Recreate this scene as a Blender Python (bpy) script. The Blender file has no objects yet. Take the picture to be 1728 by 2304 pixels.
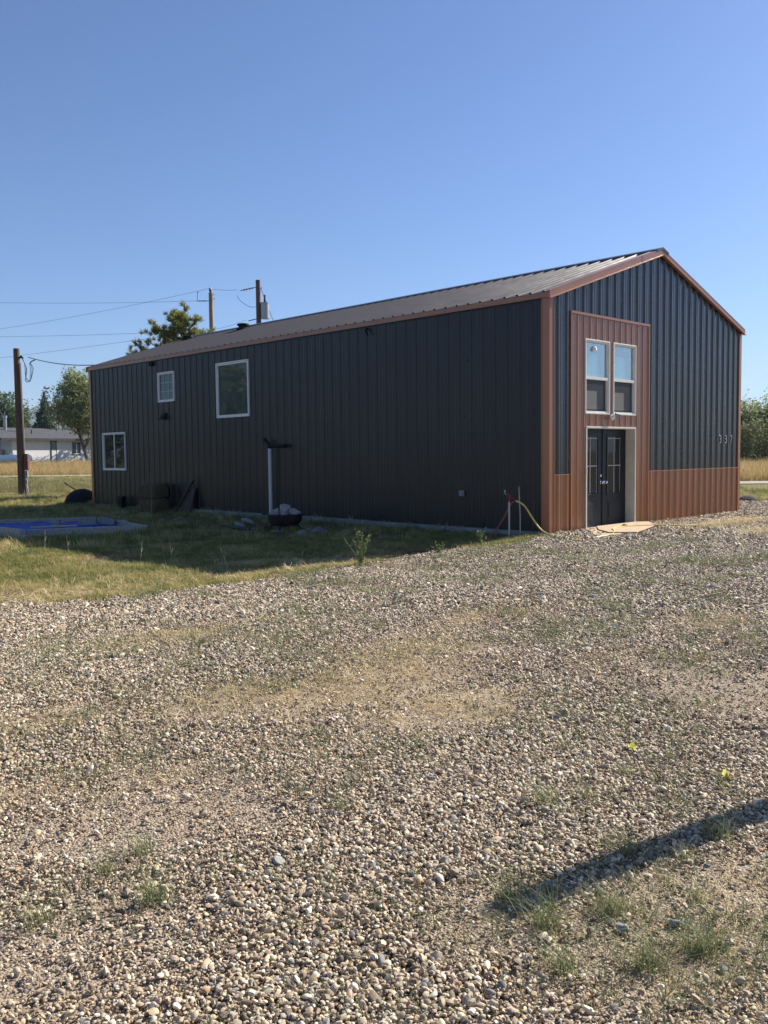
import bpy, bmesh, math, random
import numpy as np
from mathutils import Vector, Matrix, Euler
PI = math.pi
R = math.radians
SC = bpy.context.scene

# ------------------------------------------------------------------ camera
CU, CV, CH = -14.494, -10.244, 1.6135
YAW = 0.77266
def basis(pitch, roll):
    g = Vector((math.cos(YAW), -math.sin(YAW), 0)); 
    fw0 = Vector((math.sin(YAW), math.cos(YAW), 0)); up0 = Vector((0, 0, 1))
    fw = fw0*math.cos(pitch) - up0*math.sin(pitch)
    up = up0*math.cos(pitch) + fw0*math.sin(pitch)
    cx = g*math.cos(roll) + up*math.sin(roll)
    cy = -g*math.sin(roll) + up*math.cos(roll)
    return cx, cy, -fw
cx, cy, cz = basis(0.06484, -0.01139)
cam = bpy.data.cameras.new('camera'); cam_o = bpy.data.objects.new('camera', cam)
SC.collection.objects.link(cam_o)
cam_o.matrix_world = Matrix(((cx.x, cy.x, cz.x, CU), (cx.y, cy.y, cz.y, CV), (cx.z, cy.z, cz.z, CH), (0, 0, 0, 1)))
cam.sensor_fit = 'HORIZONTAL'; cam.sensor_width = 36.0; cam.lens = 41.90
cam.clip_start = 0.1; cam.clip_end = 20000
SC.camera = cam_o
def L(X, D):   # metres to the right of / ahead of the viewpoint -> site coordinates
    return (CU + .716*X + .698*D, CV - .698*X + .716*D)

# ------------------------------------------------------------------ sky and sun
SUN_TO = Vector((1.0, -0.16, 0.70)).normalized()
EL = math.asin(SUN_TO.z); AZ = math.atan2(SUN_TO.x, SUN_TO.y)
w = bpy.data.worlds.new('World'); SC.world = w; w.use_nodes = True
nt = w.node_tree; nt.nodes.clear()
sky = nt.nodes.new('ShaderNodeTexSky'); sky.sky_type = 'NISHITA'; sky.sun_disc = False
sky.sun_elevation = EL; sky.sun_rotation = AZ
sky.air_density = 1.0; sky.dust_density = 1.0; sky.ozone_density = 3.0; sky.altitude = 800
bg = nt.nodes.new('ShaderNodeBackground'); bg.inputs[1].default_value = 0.056
wo = nt.nodes.new('ShaderNodeOutputWorld')
wb = nt.nodes.new('ShaderNodeMix'); wb.data_type = 'RGBA'; wb.blend_type = 'MULTIPLY'; wb.inputs[0].default_value = 1; wb.inputs[7].default_value = (.845, .965, 1.225, 1)   # camera white balance
nt.links.new(sky.outputs[0], wb.inputs[6]); nt.links.new(wb.outputs[2], bg.inputs[0]); nt.links.new(bg.outputs[0], wo.inputs[0])
sun = bpy.data.lights.new('sun', 'SUN'); sun.energy = 5.0; sun.angle = R(0.5); sun.color = (1.0, 0.93, 0.82)
sun_o = bpy.data.objects.new('sun', sun); SC.collection.objects.link(sun_o)
sun_o.rotation_euler = SUN_TO.to_track_quat('Z', 'Y').to_euler()
sun_o.location = (0, 0, 30)
SC.view_settings.view_transform = 'Standard'; SC.view_settings.look = 'None'
SC.view_settings.gamma = 1.0; SC.view_settings.exposure = 1.0

# ------------------------------------------------------------------ helpers
rng = np.random.default_rng(7); random.seed(7)
def tag(o, label=None, cat=None, group=None, kind=None):
    if label: o['label'] = label
    if cat: o['category'] = cat
    if group: o['group'] = group
    if kind: o['kind'] = kind
    return o
def empty(name, loc=(0, 0, 0), rz=0, label=None, cat=None, group=None):
    o = bpy.data.objects.new(name, None); SC.collection.objects.link(o)
    o.empty_display_size = .2
    o.location = loc; o.rotation_euler = (0, 0, rz)
    return tag(o, label, cat, group)

class MB:
    def __init__(s): s.v = []; s.f = []; s.m = []
    def add(s, vs, fs, mi=0):
        b = len(s.v); s.v += [tuple(v) for v in vs]
        s.f += [tuple(i+b for i in f) for f in fs]; s.m += [mi]*len(fs)
    def box(s, c, d, rz=0, rx=0, ry=0, mi=0):
        M = Euler((rx, ry, rz)).to_matrix()
        vs = []
        for k in ((-1,-1,-1),(1,-1,-1),(1,1,-1),(-1,1,-1),(-1,-1,1),(1,-1,1),(1,1,1),(-1,1,1)):
            vs.append(Vector(c) + M @ Vector((k[0]*d[0]/2, k[1]*d[1]/2, k[2]*d[2]/2)))
        s.add(vs, [(0,3,2,1),(4,5,6,7),(0,1,5,4),(1,2,6,5),(2,3,7,6),(3,0,4,7)], mi)
    def span(s, a, b, mi=0):
        s.box([(a[i]+b[i])/2 for i in range(3)], [abs(b[i]-a[i]) for i in range(3)], mi=mi)
    def prism(s, poly, z0, z1, fn=None, mi=0):
        n = len(poly); fn = fn or (lambda x, y, z: (x, y, z))
        vs = [fn(x, y, z0) for x, y in poly] + [fn(x, y, z1) for x, y in poly]
        s.add(vs, [tuple(range(n))[::-1], tuple(range(n, 2*n))] + [(i, (i+1) % n, n+(i+1) % n, n+i) for i in range(n)], mi)
    def tube(s, pts, r, n=8, mi=0, cap=True):
        pts = [Vector(p) for p in pts]; rs = r if isinstance(r, (list, tuple)) else [r]*len(pts)
        vs = []; prev = None
        for i, p in enumerate(pts):
            t = (pts[min(i+1, len(pts)-1)] - pts[max(i-1, 0)]).normalized()
            if prev is None:
                a = t.cross(Vector((0, 0, 1)));
                if a.length < 1e-3: a = t.cross(Vector((1, 0, 0)))
            else: a = prev - t*prev.dot(t)
            a.normalize(); prev = a; b = t.cross(a)
            for k in range(n):
                q = 2*PI*k/n; vs.append(p + (a*math.cos(q) + b*math.sin(q))*rs[i])
        fs = [(i*n+k, i*n+(k+1) % n, (i+1)*n+(k+1) % n, (i+1)*n+k) for i in range(len(pts)-1) for k in range(n)]
        if cap: fs += [tuple(range(n))[::-1], tuple(range((len(pts)-1)*n, len(pts)*n))]
        s.add(vs, fs, mi)
    def lathe(s, prof, c=(0, 0, 0), n=20, mi=0, axis='z', jit=None):
        vs = []
        for r_, z in prof:
            for k in range(n):
                q = 2*PI*k/n; x, y = r_*math.cos(q), r_*math.sin(q)
                if jit: x, y, z2 = jit(x, y, z)
                else: z2 = z
                vs.append((c[0]+x, c[1]+y, c[2]+z2) if axis == 'z' else (c[0]+z2, c[1]+x, c[2]+y) if axis == 'x' else (c[0]+x, c[1]+z2, c[2]+y))
        m = len(prof)
        fs = [(i*n+k, i*n+(k+1) % n, (i+1)*n+(k+1) % n, (i+1)*n+k) for i in range(m-1) for k in range(n)]
        fs += [tuple(range(n))[::-1], tuple(range((m-1)*n, m*n))]
        s.add(vs, fs, mi)
    def build(s, name, mats, parent=None, smooth=False, loc=None, bevel=0):
        me = bpy.data.meshes.new(name); me.from_pydata(s.v, [], s.f)
        if not isinstance(mats, (list, tuple)): mats = [mats]
        for m in mats: me.materials.append(m)
        if len(mats) > 1: me.polygons.foreach_set('material_index', s.m)
        me.update()
        bm = bmesh.new(); bm.from_mesh(me); bmesh.ops.recalc_face_normals(bm, faces=bm.faces); bm.to_mesh(me); bm.free()
        if smooth: me.polygons.foreach_set('use_smooth', [True]*len(me.polygons)); me.set_sharp_from_angle(angle=R(45))
        o = bpy.data.objects.new(name, me); SC.collection.objects.link(o)
        if parent: o.parent = parent
        if loc: o.location = loc
        if bevel:
            b = o.modifiers.new('bevel', 'BEVEL'); b.width = bevel; b.segments = 2; b.limit_method = 'ANGLE'
        return o

def npmesh(name, V, F, mats, parent=None, smooth=False):
    """V (n,3), F (m,k) arrays with constant k"""
    me = bpy.data.meshes.new(name); V = np.asarray(V, np.float32); F = np.asarray(F, np.int32)
    me.vertices.add(len(V)); me.vertices.foreach_set('co', V.ravel())
    k = F.shape[1]; me.loops.add(F.size); me.loops.foreach_set('vertex_index', F.ravel())
    me.polygons.add(len(F)); me.polygons.foreach_set('loop_start', np.arange(0, F.size, k, dtype=np.int32))
    if smooth: me.polygons.foreach_set('use_smooth', np.ones(len(F), bool))
    me.update(calc_edges=True)
    for m in (mats if isinstance(mats, (list, tuple)) else [mats]): me.materials.append(m)
    o = bpy.data.objects.new(name, me); SC.collection.objects.link(o)
    if parent: o.parent = parent
    return o

# ------------------------------------------------------------------ terrain
def S(t): t = np.clip(t, 0, 1); return t*t*(3-2*t)
def ter(u, v):
    u = np.asarray(u, float); v = np.asarray(v, float)
    D = (u-CU)*.698 + (v-CV)*.716; X = (u-CU)*.716 - (v-CV)*.698
    z = -.20*S((-u+.3)/5.5)*S((v+4.5)/5)*(1-S((v-17)/9))
    z = z - .09*S((-u-.05)/.35)*S((v-.1)/.6)*(1-S((v-17)/6))*(1-S((-u-1)/4))
    left = 1-S((X+8)/20)
    z = z + (.38*S((D-38)/22)+.75*S((D-58)/32))*(.25+.75*left)
    z = z + 1.2*S((D-95)/200)
    z = z + .012*np.sin(u*1.7+v*.6)*np.sin(v*1.3-u*.4+1)*S((5-np.abs(D-2))/30+1)
    return z
def tz(u, v): return float(ter(u, v))

# smooth value noise, numpy
_tab = np.random.default_rng(3).random((256, 256))
def vnoise(x, y):
    xi = np.floor(x).astype(int); yi = np.floor(y).astype(int); fx = x-xi; fy = y-yi
    fx = fx*fx*(3-2*fx); fy = fy*fy*(3-2*fy)
    t = lambda a, b: _tab[a & 255, b & 255]
    return (t(xi, yi)*(1-fx)+t(xi+1, yi)*fx)*(1-fy) + (t(xi, yi+1)*(1-fx)+t(xi+1, yi+1)*fx)*fy
def fbm(x, y, o=3):
    s = 0; a = .5; tot = 0
    for i in range(o): s = s + a*vnoise(x*2**i+17*i, y*2**i+5*i); tot += a; a *= .5
    return s/tot
def inpoly(x, y, poly):
    ins = np.zeros(x.shape, bool); n = len(poly)
    for i in range(n):
        x1, y1 = poly[i]; x2, y2 = poly[(i+1) % n]
        c = ((y1 > y) != (y2 > y)) & (x < (x2-x1)*(y-y1)/((y2-y1) if y2 != y1 else 1e-9)+x1)
        ins ^= c
    return ins
GRAVEL = [(0, .02), (-.83, -.25), (-1.68, -.28), (-2.57, .02), (-3.19, .35), (-4.17, .5), (-5.87, .45), (-7.33, .3), (-8.06, .22), (-8.77, .19),
          (-9.6, .43), (-10.28, .85), (-14, 2.0), (-22, 4.), (-30, -5), (-20, -25), (10, -25), (27, -11.8), (13.6, 1.7), (9.5, 5.7), (8.43, 5), (8.43, .02)]
def on_gravel(u, v, amp=.5):
    n1 = (fbm(u*1.6+9, v*1.6)-.5)*amp*1.6; n2 = (fbm(u*1.6+40, v*1.6+7)-.5)*amp*1.6
    g = inpoly(u+n1, v+n2, GRAVEL) 
    return g & ~((u > -.02) & (u < 8.45) & (v > -.02))

# ------------------------------------------------------------------ materials
class NB:
    def __init__(s, name):
        s.mat = bpy.data.materials.new(name); s.mat.use_nodes = True; s.t = s.mat.node_tree; s.t.nodes.clear()
        s.out = s.n('ShaderNodeOutputMaterial')
    def n(s, ty, **kw):
        nd = s.t.nodes.new(ty)
        for k, v in kw.items():
            if k.startswith('i_'):
                k2 = k[2:].replace('_', ' '); nd.inputs[int(k2) if k2.isdigit() else k2].default_value = v
            else: setattr(nd, k, v)
        return nd
    def l(s, a, b): s.t.links.new(a, b)
    def noise(s, scale, detail=3, rough=.5, vec=None, out='Fac', dist=0):
        nd = s.n('ShaderNodeTexNoise'); nd.inputs['Scale'].default_value = scale; nd.inputs['Detail'].default_value = detail
        nd.inputs['Roughness'].default_value = rough; nd.inputs['Distortion'].default_value = dist
        if vec is not None: s.l(vec, nd.inputs['Vector'])
        return nd.outputs[out]
    def obj(s): return s.n('ShaderNodeTexCoord').outputs['Object']
    def pos(s): return s.n('ShaderNodeNewGeometry').outputs['Position']
    def mapv(s, vec, sc):
        m = s.n('ShaderNodeMapping'); m.inputs['Scale'].default_value = sc; s.l(vec, m.inputs[0]); return m.outputs[0]
    def ramp(s, fac, stops, interp='LINEAR'):
        r = s.n('ShaderNodeValToRGB'); r.color_ramp.interpolation = interp; e = r.color_ramp.elements
        while len(e) > 1: e.remove(e[0])
        e[0].position = stops[0][0]; e[0].color = (*stops[0][1], 1)
        for p, c in stops[1:]: q = e.new(p); q.color = (*c, 1)
        s.l(fac, r.inputs[0]); return r.outputs[0]
    def mix(s, fac, a, b, mode='MIX'):
        m = s.n('ShaderNodeMix', data_type='RGBA', blend_type=mode)
        for sock, v in ((m.inputs[0], fac), (m.inputs[6], a), (m.inputs[7], b)):
            if isinstance(v, (int, float)): sock.default_value = v
            elif isinstance(v, tuple): sock.default_value = (*v, 1)
            else: s.l(v, sock)
        return m.outputs[2]
    def math(s, op, a, b=0.5):
        m = s.n('ShaderNodeMath', operation=op)
        for i, v in enumerate((a, b)):
            if isinstance(v, (int, float)): m.inputs[i].default_value = v
            else: s.l(v, m.inputs[i])
        return m.outputs[0]
    def bump(s, h, strength=.3, dist=.02, normal=None):
        b = s.n('ShaderNodeBump'); b.inputs['Strength'].default_value = strength; b.inputs['Distance'].default_value = dist
        s.l(h, b.inputs['Height'])
        if normal is not None: s.l(normal, b.inputs['Normal'])
        return b.outputs[0]
    def bsdf(s, col, rough=.6, metal=0, spec=.5, normal=None, ior=None, coat=0, **kw):
        b = s.n('ShaderNodeBsdfPrincipled')
        for k, v in (('Base Color', col), ('Roughness', rough), ('Metallic', metal)):
            if isinstance(v, tuple): b.inputs[k].default_value = (*v, 1)
            elif isinstance(v, (int, float)): b.inputs[k].default_value = v
            else: s.l(v, b.inputs[k])
        b.inputs['Specular IOR Level'].default_value = spec
        if ior: b.inputs['IOR'].default_value = ior
        if coat: b.inputs['Coat Weight'].default_value = coat; b.inputs['Coat Roughness'].default_value = .22
        if normal is not None: s.l(normal, b.inputs['Normal'])
        return b
    def done(s, sh): s.l(sh.outputs[0] if hasattr(sh, 'outputs') else sh, s.out.inputs[0]); return s.mat

def mat_simple(name, col, rough=.6, var=.25, scale=6, bump=.15, bd=.01, metal=0, spec=.5, ior=None, stretch=(1, 1, 1)):
    b = NB(name); v = b.mapv(b.obj(), stretch)
    f = b.noise(scale, 4, .6, v)
    c = b.ramp(f, [(.3, tuple(x*(1-var) for x in col)), (.7, tuple(min(1, x*(1+var)) for x in col))])
    nm = b.bump(b.noise(scale*4, 3, .6, v), bump, bd)
    return b.done(b.bsdf(c, rough, metal, spec, nm, ior))

def mat_panel(name, col, rough, dust=.04, stretch=(1, 1, .25), wav=.12, spec=.5, coat=0):
    """painted sheet metal: faint oil-canning, dust and streaks"""
    b = NB(name); p = b.pos(); v = b.mapv(p, stretch)
    streak = b.noise(2.2, 2, .5, b.mapv(p, (1, 1, .12)))
    c = b.ramp(streak, [(.25, tuple(x*.9 for x in col)), (.75, tuple(x*1.1 for x in col))])
    d = b.noise(1.3, 3, .6, b.mapv(p, (1, 1, .5)))
    c = b.mix(b.math('MULTIPLY', b.math('POWER', d, 3.0), dust*4), c, (.32, .27, .21))
    r = b.math('ADD', b.math('MULTIPLY', b.noise(1.2, 2, .5, p), .12), rough-.06)
    can = b.bump(b.noise(2.6, 1.5, .4, v), wav, .05)
    nm = can
    return b.done(b.bsdf(c, r, 0, spec, nm, coat=coat))

M = {}
M['black'] = mat_panel('charcoal_panel', (.0135, .0125, .0130), .30, .012, spec=.36)  # siding copy with the long wall's shade put into a darker base
M['black_skylit'] = mat_panel('charcoal_panel_skylit', (.021, .0195, .0205), .28, .006, wav=.22, spec=.66, coat=.25)  # same siding, the gable's sky brightness put into a lighter base
M['brown'] = mat_panel('copper_panel', (.32, .124, .048), .25, .02, wav=.22, spec=.6, coat=.3)
M['trim'] = mat_panel('copper_trim', (.32, .132, .060), .30, .02, spec=.5, coat=.15)
M['roof'] = mat_panel('roof_panel', (.085, .078, .080), .32, .02, (1, 1, 1), spec=.13)
M['cap'] = mat_panel('ridge_panel', (.022, .024, .03), .4, .02, spec=.5)
M['vinyl'] = mat_simple('white_vinyl', (.72, .71, .67), .42, .05, 5, .05)
M['jamb'] = mat_simple('painted_jamb', (.52, .49, .42), .6, .1, 4, .1)
M['door'] = mat_simple('black_door_paint', (.009, .012, .018), .45, .2, 5, .05, .002, spec=.35)
M['muntin'] = mat_simple('silver_muntin', (.42, .43, .43), .4, .1, 9, .05)
M['chrome'] = mat_simple('satin_nickel', (.75, .73, .70), .18, .05, 9, .02, metal=1)
M['concrete'] = mat_simple('concrete', (.30, .29, .27), .9, .25, 9, .5, .01)
M['block'] = mat_simple('cinder_block', (.27, .275, .27), .95, .2, 18, .7, .006)
M['timber'] = mat_simple('weathered_timber', (.36, .34, .305), .9, .35, 5, .6, .01, stretch=(1, 9, 9))
M['timber2'] = mat_simple('grey_timber', (.20, .205, .20), .9, .3, 6, .6, .01)
M['oldwood'] = mat_simple('dark_old_wood', (.075, .055, .045), .85, .35, 6, .5, .01, stretch=(4, 4, 1))
M['ply'] = mat_simple('plywood', (.46, .34, .21), .8, .18, 4, .3, .004, stretch=(1, 7, 1))
M['polewood'] = mat_simple('creosote_pole', (.125, .07, .045), .85, .4, 3, .7, .02, stretch=(7, 7, .5))
M['polegrey'] = mat_simple('weathered_pole', (.26, .19, .135), .85, .3, 3, .7, .02, stretch=(7, 7, .5))
M['darkplastic'] = mat_simple('black_plastic', (.007, .007, .009), .7, .2, 6, .3, spec=.25)
M['darkmetal'] = mat_simple('rusty_black_metal', (.018, .013, .012), .6, .5, 12, .4, .005)
M['redmetal'] = mat_simple('red_hydrant_paint', (.13, .014, .012), .6, .2, 12, .2)
M['galv'] = mat_simple('galvanised', (.34, .35, .36), .42, .15, 14, .1, .003, metal=.7)
M['pvc'] = mat_simple('white_pvc', (.50, .53, .56), .45, .06, 5, .05)
M['greybox'] = mat_simple('grey_cover', (.22, .24, .25), .55, .1, 8, .1)
M['rustbox'] = mat_simple('brown_meter_box', (.12, .035, .025), .6, .2, 8, .2)
M['hay'] = None
M['wire'] = mat_simple('wire', (.03, .03, .035), .6, .1, 4, .0)
M['ins'] = mat_simple('insulator', (.03, .03, .04), .35, .1, 4, .0)
M['white'] = mat_simple('white_paint', (.80, .80, .80), .5, .05, 3, .05)
M['housewall'] = mat_simple('house_siding', (.57, .57, .56), .7, .06, 1.2, .3, .02, stretch=(.2, .2, 9))
M['houseroof'] = mat_simple('house_shingles', (.055, .058, .068), .9, .3, 2.5, .4, .03)
M['housetrim'] = mat_simple('house_trim', (.02, .02, .025), .7, .1, 4, .1)
M['stone'] = mat_simple('field_stone', (.19, .175, .155), .85, .3, 7, .5, .02)
M['ash'] = mat_simple('pale_rubble', (.31, .30, .275), .9, .35, 16, .6, .01)
M['soil'] = mat_simple('dark_soil', (.035, .026, .02), .95, .35, 22, .8, .02)
M['yhose'] = mat_simple('yellow_hose', (.66, .50, .15), .5, .12, 14, .1)
M['rhose'] = mat_simple('red_hose', (.26, .06, .045), .5, .12, 14, .1)
M['leafy'] = mat_simple('yellow_leaf', (.68, .66, .05), .5, .15, 30, .2)

def mat_glass(name, tint, rough=.03, ior=1.8, wav=.02, spec=.8):
    b = NB(name); p = b.pos()
    nm = b.bump(b.noise(1.3, 2, .5, p), wav, .03)
    c = b.ramp(b.noise(.8, 2, .5, p), [(.3, tuple(x*.75 for x in tint)), (.7, tuple(x*1.25 for x in tint))])
    return b.done(b.bsdf(c, rough, 0, spec, nm, ior))
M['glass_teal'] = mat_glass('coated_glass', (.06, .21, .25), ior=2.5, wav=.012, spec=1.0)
M['glass_dark'] = mat_glass('dark_glass', (.008, .018, .020), ior=1.5, wav=.05, spec=.5)
M['glass_reflect'] = mat_glass('reflection_tint_glass', (.045, .075, .075), ior=1.5, wav=.04, spec=.5)  # pale reflection and blinds behind the pane put into the base tint
M['glass_door'] = mat_glass('door_glass', (.006, .012, .018), ior=1.4, wav=.05, spec=.5)
M['screen'] = mat_simple('insect_screen', (.125, .13, .125), .75, .12, 3, .02)
M['screen_edge'] = mat_simple('screen_edge', (.03, .036, .042), .5, .12, 3, .02)

def mat_tarp():
    b = NB('blue_tarp'); p = b.obj()
    c = b.ramp(b.noise(3, 3, .6, p), [(.3, (.002, .022, .20)), (.5, (.003, .04, .34)), (.7, (.006, .065, .52))])
    nm = b.bump(b.noise(5, 4, .6, p, dist=1.5), .6, .03)
    return b.done(b.bsdf(c, .6, 0, .2, nm))
M['tarp'] = mat_tarp()

def mat_hay():
    b = NB('hay'); p = b.obj()
    c = b.ramp(b.noise(28, 4, .7, b.mapv(p, (1, 1, 3))), [(.25, (.05, .035, .018)), (.5, (.13, .09, .045)), (.75, (.22, .165, .08))])
    nm = b.bump(b.noise(45, 4, .7, b.mapv(p, (1, 1, 4))), 1, .03)
    return b.done(b.bsdf(c, .95, 0, .2, nm))
M['hay'] = mat_hay()

def mat_ground():
    b = NB('grassy_soil'); p = b.pos()
    big = b.noise(.35, 4, .6, p); fine = b.noise(9, 5, .7, p); vf = b.noise(60, 3, .7, p)
    soil = b.ramp(fine, [(.3, (.11, .08, .05)), (.7, (.26, .19, .115))])
    gr = b.ramp(vf, [(.3, (.06, .07, .022)), (.55, (.15, .15, .045)), (.75, (.30, .24, .10))])
    c = b.mix(b.ramp(b.math('ADD', b.math('MULTIPLY', big, .7), b.math('MULTIPLY', fine, .3)), [(.42, (0, 0, 0)), (.56, (1, 1, 1))]), gr, soil)
    nm = b.bump(vf, .8, .03)
    return b.done(b.bsdf(c, .95, 0, .15, nm))
M['ground'] = mat_ground()

def mat_bed():
    b = NB('gravel_bed'); p = b.pos()
    vo = b.n('ShaderNodeTexVoronoi'); vo.inputs['Scale'].default_value = 85; b.l(p, vo.inputs[0])
    dirt = b.ramp(b.noise(14, 6, .75, p), [(.25, (.19, .14, .10)), (.5, (.34, .265, .19)), (.78, (.47, .385, .285))])
    pc = b.ramp(vo.outputs['Color'], [(0, (.13, .11, .09)), (.5, (.34, .28, .21)), (1, (.56, .49, .40))])
    c = b.mix(b.ramp(b.noise(5, 4, .6, p), [(.42, (0, 0, 0)), (.62, (.75, .75, .75))]), dirt, pc)
    straw = b.noise(1.1, 4, .65, p)
    c = b.mix(b.ramp(straw, [(.58, (0, 0, 0)), (.74, (.35, .35, .35))]), c, (.38, .28, .15))
    at = b.n('ShaderNodeAttribute'); at.attribute_name = 'bare'
    c = b.mix(b.ramp(b.math('ADD', at.outputs['Fac'], b.math('MULTIPLY', b.noise(8, 4, .6, p), .3)), [(.18, (1, 1, 1)), (.45, (0, 0, 0))]), c, b.mix(1.0, c, (.42, .38, .34), 'MULTIPLY'))  # bed darkened where stones lie, painting shade into the gaps between them
    h = b.math('ADD', b.math('MULTIPLY', vo.outputs['Distance'], -1.0), b.noise(40, 5, .75, p))
    nm = b.bump(h, .9, .012)
    return b.done(b.bsdf(c, .95, 0, .2, nm))
M['bed'] = mat_bed()

def mat_pebble():
    b = NB('river_pebble'); oi = b.n('ShaderNodeObjectInfo'); rnd = oi.outputs['Random']; p = b.pos()
    base = b.ramp(rnd, [(0, (.15, .12, .09)), (.09, (.38, .29, .195)), (.24, (.52, .41, .275)), (.40, (.42, .345, .255)), (.52, (.62, .52, .37)),
                        (.66, (.29, .215, .15)), (.74, (.54, .45, .33)), (.83, (.70, .62, .49)), (.91, (.22, .22, .205)), (.945, (.42, .26, .15)), (.965, (.78, .72, .60)), (.995, (.07, .068, .07))], 'CONSTANT')
    f = b.noise(70, 4, .7, p)
    base = b.mix(1.0, base, (1.0, .995, .975), 'MULTIPLY')
    c = b.mix(.55, base, b.ramp(f, [(.22, (.62, .6, .58)), (.62, (1, 1, 1))]), 'MULTIPLY')
    dirt = b.noise(6, 3, .6, p)
    c = b.mix(b.ramp(dirt, [(.5, (0, 0, 0)), (.8, (.35, .35, .35))]), c, (.27, .21, .15))
    nm = b.bump(b.noise(220, 3, .6, p), .3, .002)
    return b.done(b.bsdf(c, .72, 0, .35, nm))
M['pebble'] = mat_pebble()

def mat_leaf(name, stops, trans=.35, scale=1.2, inst=False, rough=.6):
    b = NB(name)
    if inst: f = b.math('ADD', b.math('MULTIPLY', b.n('ShaderNodeObjectInfo').outputs['Random'], .55), b.math('SUBTRACT', b.math('MULTIPLY', b.noise(.9, 5, .65, b.pos()), 1.5), .52))
    else:
        g = b.n('ShaderNodeNewGeometry').outputs['Random Per Island']
        f = b.math('ADD', b.math('MULTIPLY', g, .55), b.math('MULTIPLY', b.noise(scale, 3, .6, b.pos()), .5))
    c = b.ramp(f, stops)
    d = b.bsdf(c, rough, 0, .3)
    t = b.n('ShaderNodeBsdfTranslucent'); b.l(b.mix(.5, c, (.5, .55, .1), 'MULTIPLY'), t.inputs[0]); b.l(c, t.inputs[0])
    m = b.n('ShaderNodeMixShader'); m.inputs[0].default_value = trans; b.l(d.outputs[0], m.inputs[1]); b.l(t.outputs[0], m.inputs[2])
    return b.done(m)
M['grass'] = mat_leaf('lawn_grass', [(0, (.05, .09, .022)), (.3, (.13, .17, .04)), (.48, (.28, .27, .08)), (.68, (.50, .41, .17)), (1, (.68, .55, .30))], .35, inst=True)
M['sprig'] = mat_leaf('sprig_grass', [(0, (.06, .095, .035)), (.4, (.13, .17, .065)), (.7, (.24, .25, .11)), (1, (.46, .39, .21))], .3, inst=True)
M['straw'] = mat_leaf('dry_straw', [(0, (.52, .36, .17)), (.5, (.60, .48, .27)), (1, (.72, .61, .40))], .2, inst=True)
M['field'] = mat_leaf('field_grass', [(0, (.36, .20, .09)), (.3, (.46, .30, .13)), (.7, (.52, .42, .20)), (1, (.24, .24, .09))], .35, inst=True)
M['fieldg'] = mat_leaf('field_grass_green', [(0, (.12, .14, .05)), (.4, (.22, .22, .08)), (.75, (.38, .32, .15)), (1, (.46, .38, .2))], .35, inst=True)
M['tuft'] = mat_leaf('tuft_grass', [(0, (.05, .085, .035)), (.4, (.14, .19, .07)), (.65, (.30, .30, .15)), (1, (.56, .48, .28))], .3)
M['weed'] = mat_leaf('weed_green', [(0, (.07, .11, .045)), (.5, (.14, .19, .08)), (1, (.25, .27, .12))], .35)
M['stalk'] = mat_leaf('dry_stalk', [(0, (.34, .30, .2)), (1, (.5, .45, .32))], .15)
M['willow'] = mat_leaf('willow_leaf', [(0, (.08, .11, .05)), (.4, (.19, .23, .10)), (.7, (.32, .35, .15)), (1, (.50, .47, .22))], .5)
M['dkleaf'] = mat_leaf('dark_leaf', [(0, (.03, .055, .025)), (.5, (.075, .12, .045)), (1, (.17, .22, .08))], .4)
M['conifer'] = mat_leaf('spruce_needles', [(0, (.02, .045, .025)), (.5, (.045, .08, .04)), (1, (.09, .13, .06))], .2)
M['pine'] = mat_leaf('pine_needles', [(0, (.06, .09, .035)), (.35, (.15, .18, .055)), (.7, (.32, .31, .09)), (1, (.50, .41, .13))], .45, scale=.7)
M['shrub'] = mat_leaf('shrub_leaf', [(0, (.06, .08, .04)), (.45, (.15, .17, .08)), (1, (.30, .30, .15))], .4)
M['bark'] = mat_simple('bark', (.10, .08, .062), .9, .35, 6, .7, .03)
M['brush'] = mat_simple('bleached_branches', (.42, .39, .34), .85, .25, 6, .3)
def mat_hill():
    b = NB('hillside'); p = b.pos()
    c = b.ramp(b.noise(.004, 6, .65, p), [(.35, (.10, .105, .07)), (.6, (.20, .17, .12))])
    return b.done(b.bsdf(c, .95, 0, .1))
M['hill'] = mat_hill()
M['road'] = mat_simple('road_gravel', (.30, .26, .20), .95, .2, 1.5, .5, .02)

# ------------------------------------------------------------------ ground sheets
def axis_coords(lo, hi, step, far):
    a = list(np.arange(lo, hi+1e-6, step)); x, s = hi, step
    while x < far: s *= 1.25; x += s; a.append(x)
    x, s = lo, step
    while x > -far: s *= 1.25; x -= s; a.insert(0, x)
    return np.array(a)
def sheet(name, xs, ys, mat, dz=0, keep=None):
    X, Y = np.meshgrid(xs, ys, indexing='ij'); Z = ter(X, Y)+dz
    V = np.stack([X, Y, Z], -1).reshape(-1, 3); ny = len(ys)
    i, j = np.meshgrid(np.arange(len(xs)-1), np.arange(ny-1), indexing='ij')
    F = np.stack([i*ny+j, (i+1)*ny+j, (i+1)*ny+j+1, i*ny+j+1], -1).reshape(-1, 4)
    if keep is not None:
        cxm = V[F].mean(1); k = keep(cxm[:, 0], cxm[:, 1]); F = F[k]
        used = np.unique(F); mp = np.full(len(V), -1); mp[used] = np.arange(len(used)); V = V[used]; F = mp[F]
    return npmesh(name, V, F, mat, smooth=True)
tag(sheet('ground', axis_coords(-22, 34, .3, 3600), axis_coords(-26, 42, .3, 3600), M['ground']), kind='structure')
gd = sheet('gravel_drive', np.arange(-24, 29, .13), np.arange(-16, 8, .13), M['bed'], .014, lambda u, v: on_gravel(u, v)); tag(gd, kind='structure')
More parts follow.
